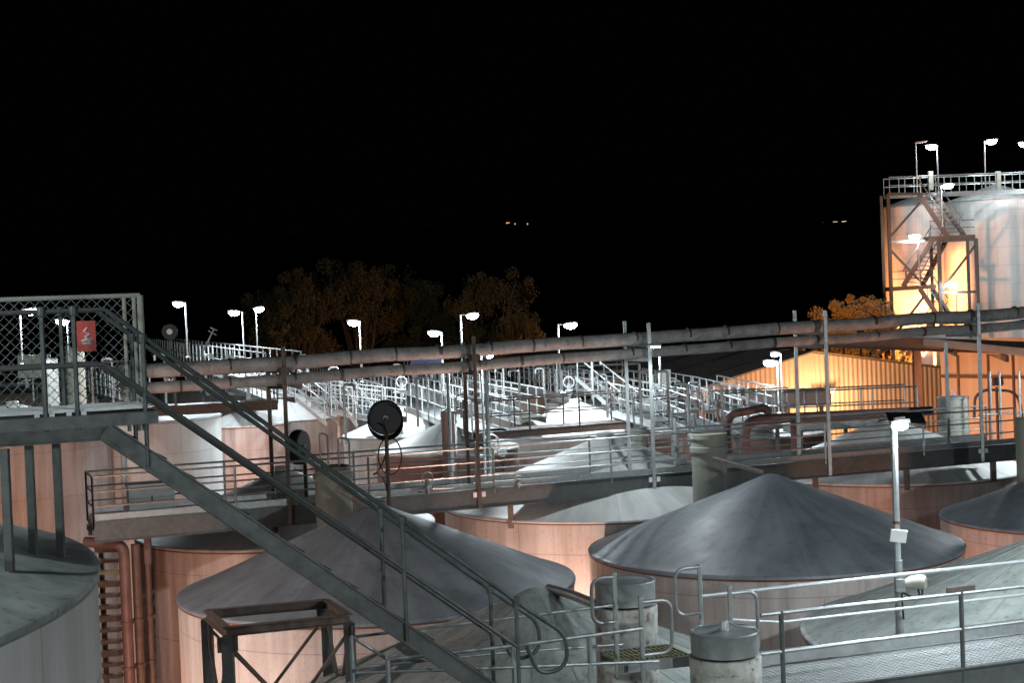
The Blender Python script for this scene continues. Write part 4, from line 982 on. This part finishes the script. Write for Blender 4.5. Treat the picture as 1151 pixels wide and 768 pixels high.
for h, b, pw, l, lit in TL: lamp('LED '+l, h, b, power=pw, head_w=.85, lit=lit, em='led_far', r=.05, group='lamps on the silo stair tower', m='galv')
flood('unseen sodium floodlight added in the yard before the shed', (15, 66, -8), 5000, (.25, .9, .3))  # hidden fill, added to spread light evenly over the shed wall
flood('unseen sodium floodlight assumed at the foot of the orange silo', (27.5, 100, -6.2), 68000, (1.2, 13, 8.6), .3, 56)
pole_lamp_world('unseen LED lamp added past the right edge facing the far silos', (39, 96, GROUND), 20, 4200, aim=(.1, 1, -.1))  # added fill, out of view, for smooth light on the white silo

flood('unseen assumed sodium floodlight aimed at the golden tree', (20.5, 89, -2.1), 9000, (.15, .8, .12))

# ------------------------------------------------------------------ trees
def tree(label, px, pyb, pyt, Y, wpx, leaf, n, seed, leaf_s=.27, lobes=10):
    rnd = random.Random(seed); s = Y/F
    base = P(px, pyb, Y); tz = P(px, pyt, Y).z; Wd = wpx*s; H = tz-GROUND; base = V((base.x, base.y, GROUND))
    t = thing('tree', base, label, 'tree', 'trees beyond the tank farm')
    tr = MB(); cents = []
    split = base+Z*H*.42
    tr.tube([base, base+Z*H*.2+V((.2, 0, 0)), split], [.55, .45, .38], 8)
    for i in range(lobes):
        a = 2*math.pi*i/lobes+rnd.random(); rr = Wd*.5*(.35+.5*rnd.random()); z = H*(.45+.40*rnd.random())
        c = base+V((rr*math.cos(a), rr*math.sin(a)*.7, z)); cents.append((c, Wd*(.21+.10*rnd.random())))
        mid = (split+c)/2+V((rnd.uniform(-.5, .5), 0, rnd.uniform(-.6, .4)))
        tr.tube([split-Z*rnd.uniform(0, 2), mid, c, c+V((rnd.uniform(-1, 1), 0, 1.2))], [.26, .15, .08, .03], 6)
        for k in range(3):
            e = c+V((rnd.uniform(-1, 1), rnd.uniform(-1, 1), rnd.uniform(-.3, 1)))*Wd*.16; tr.tube([mid, (mid+e)/2+Z*.3, e], [.08, .05, .02], 5)
    cents.append((base+Z*H*.86, Wd*.2)); 
    tr.build('trunk', 'bark', t)
    sub = []
    for c, r in cents:
        for k in range(14):
            d = V((rnd.gauss(0, 1), rnd.gauss(0, 1), rnd.gauss(0, .8))); d.normalize(); sub.append((c+d*r*rnd.uniform(.5, 1.05), r*rnd.uniform(.22, .42)))
    cr = MB()
    for i in range(int(n*1.3)):
        c, r = sub[rnd.randrange(len(sub))]
        d = V((rnd.gauss(0, 1), rnd.gauss(0, 1), rnd.gauss(0, 1))); d.normalize(); p = c+d*r*rnd.random()**.4
        if p.z > tz: p.z = tz-rnd.random()*1.5
        a = V((rnd.gauss(0, 1), rnd.gauss(0, 1), rnd.gauss(0, 1))).normalized(); b = a.orthogonal().normalized(); q = leaf_s*rnd.uniform(.5, 1.2)
        cr.add([p-a*q*.5, p+b*q*.22, p+a*q*.5, p-b*q*.22], [(0, 1, 2, 3)])
    cr.build('crown', leaf, t, smooth=False)
tree('broad dim gum tree furthest left behind the lamps', 330, 420, 285, 125, 100, 'leaf', 15000, 1)
tree('tallest dim gum tree, second from the left', 405, 420, 277, 135, 120, 'leaf', 16000, 2)
tree('dim gum tree in the middle of the row', 480, 420, 295, 140, 110, 'leaf', 14000, 3)
tree('dim gum tree behind the tall centre lamp', 545, 420, 298, 130, 110, 'leaf', 14000, 4)
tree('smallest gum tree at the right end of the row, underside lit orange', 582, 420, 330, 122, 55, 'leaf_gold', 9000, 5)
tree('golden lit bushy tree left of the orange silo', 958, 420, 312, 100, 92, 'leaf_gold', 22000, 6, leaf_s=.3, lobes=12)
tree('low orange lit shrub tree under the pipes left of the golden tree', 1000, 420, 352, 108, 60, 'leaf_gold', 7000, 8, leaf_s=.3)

# ------------------------------------------------------------------ render settings
scene.view_settings.view_transform = 'Standard'; scene.view_settings.look = 'None'; scene.view_settings.gamma = 1; scene.view_settings.exposure = 0
scene.render.engine = 'CYCLES'
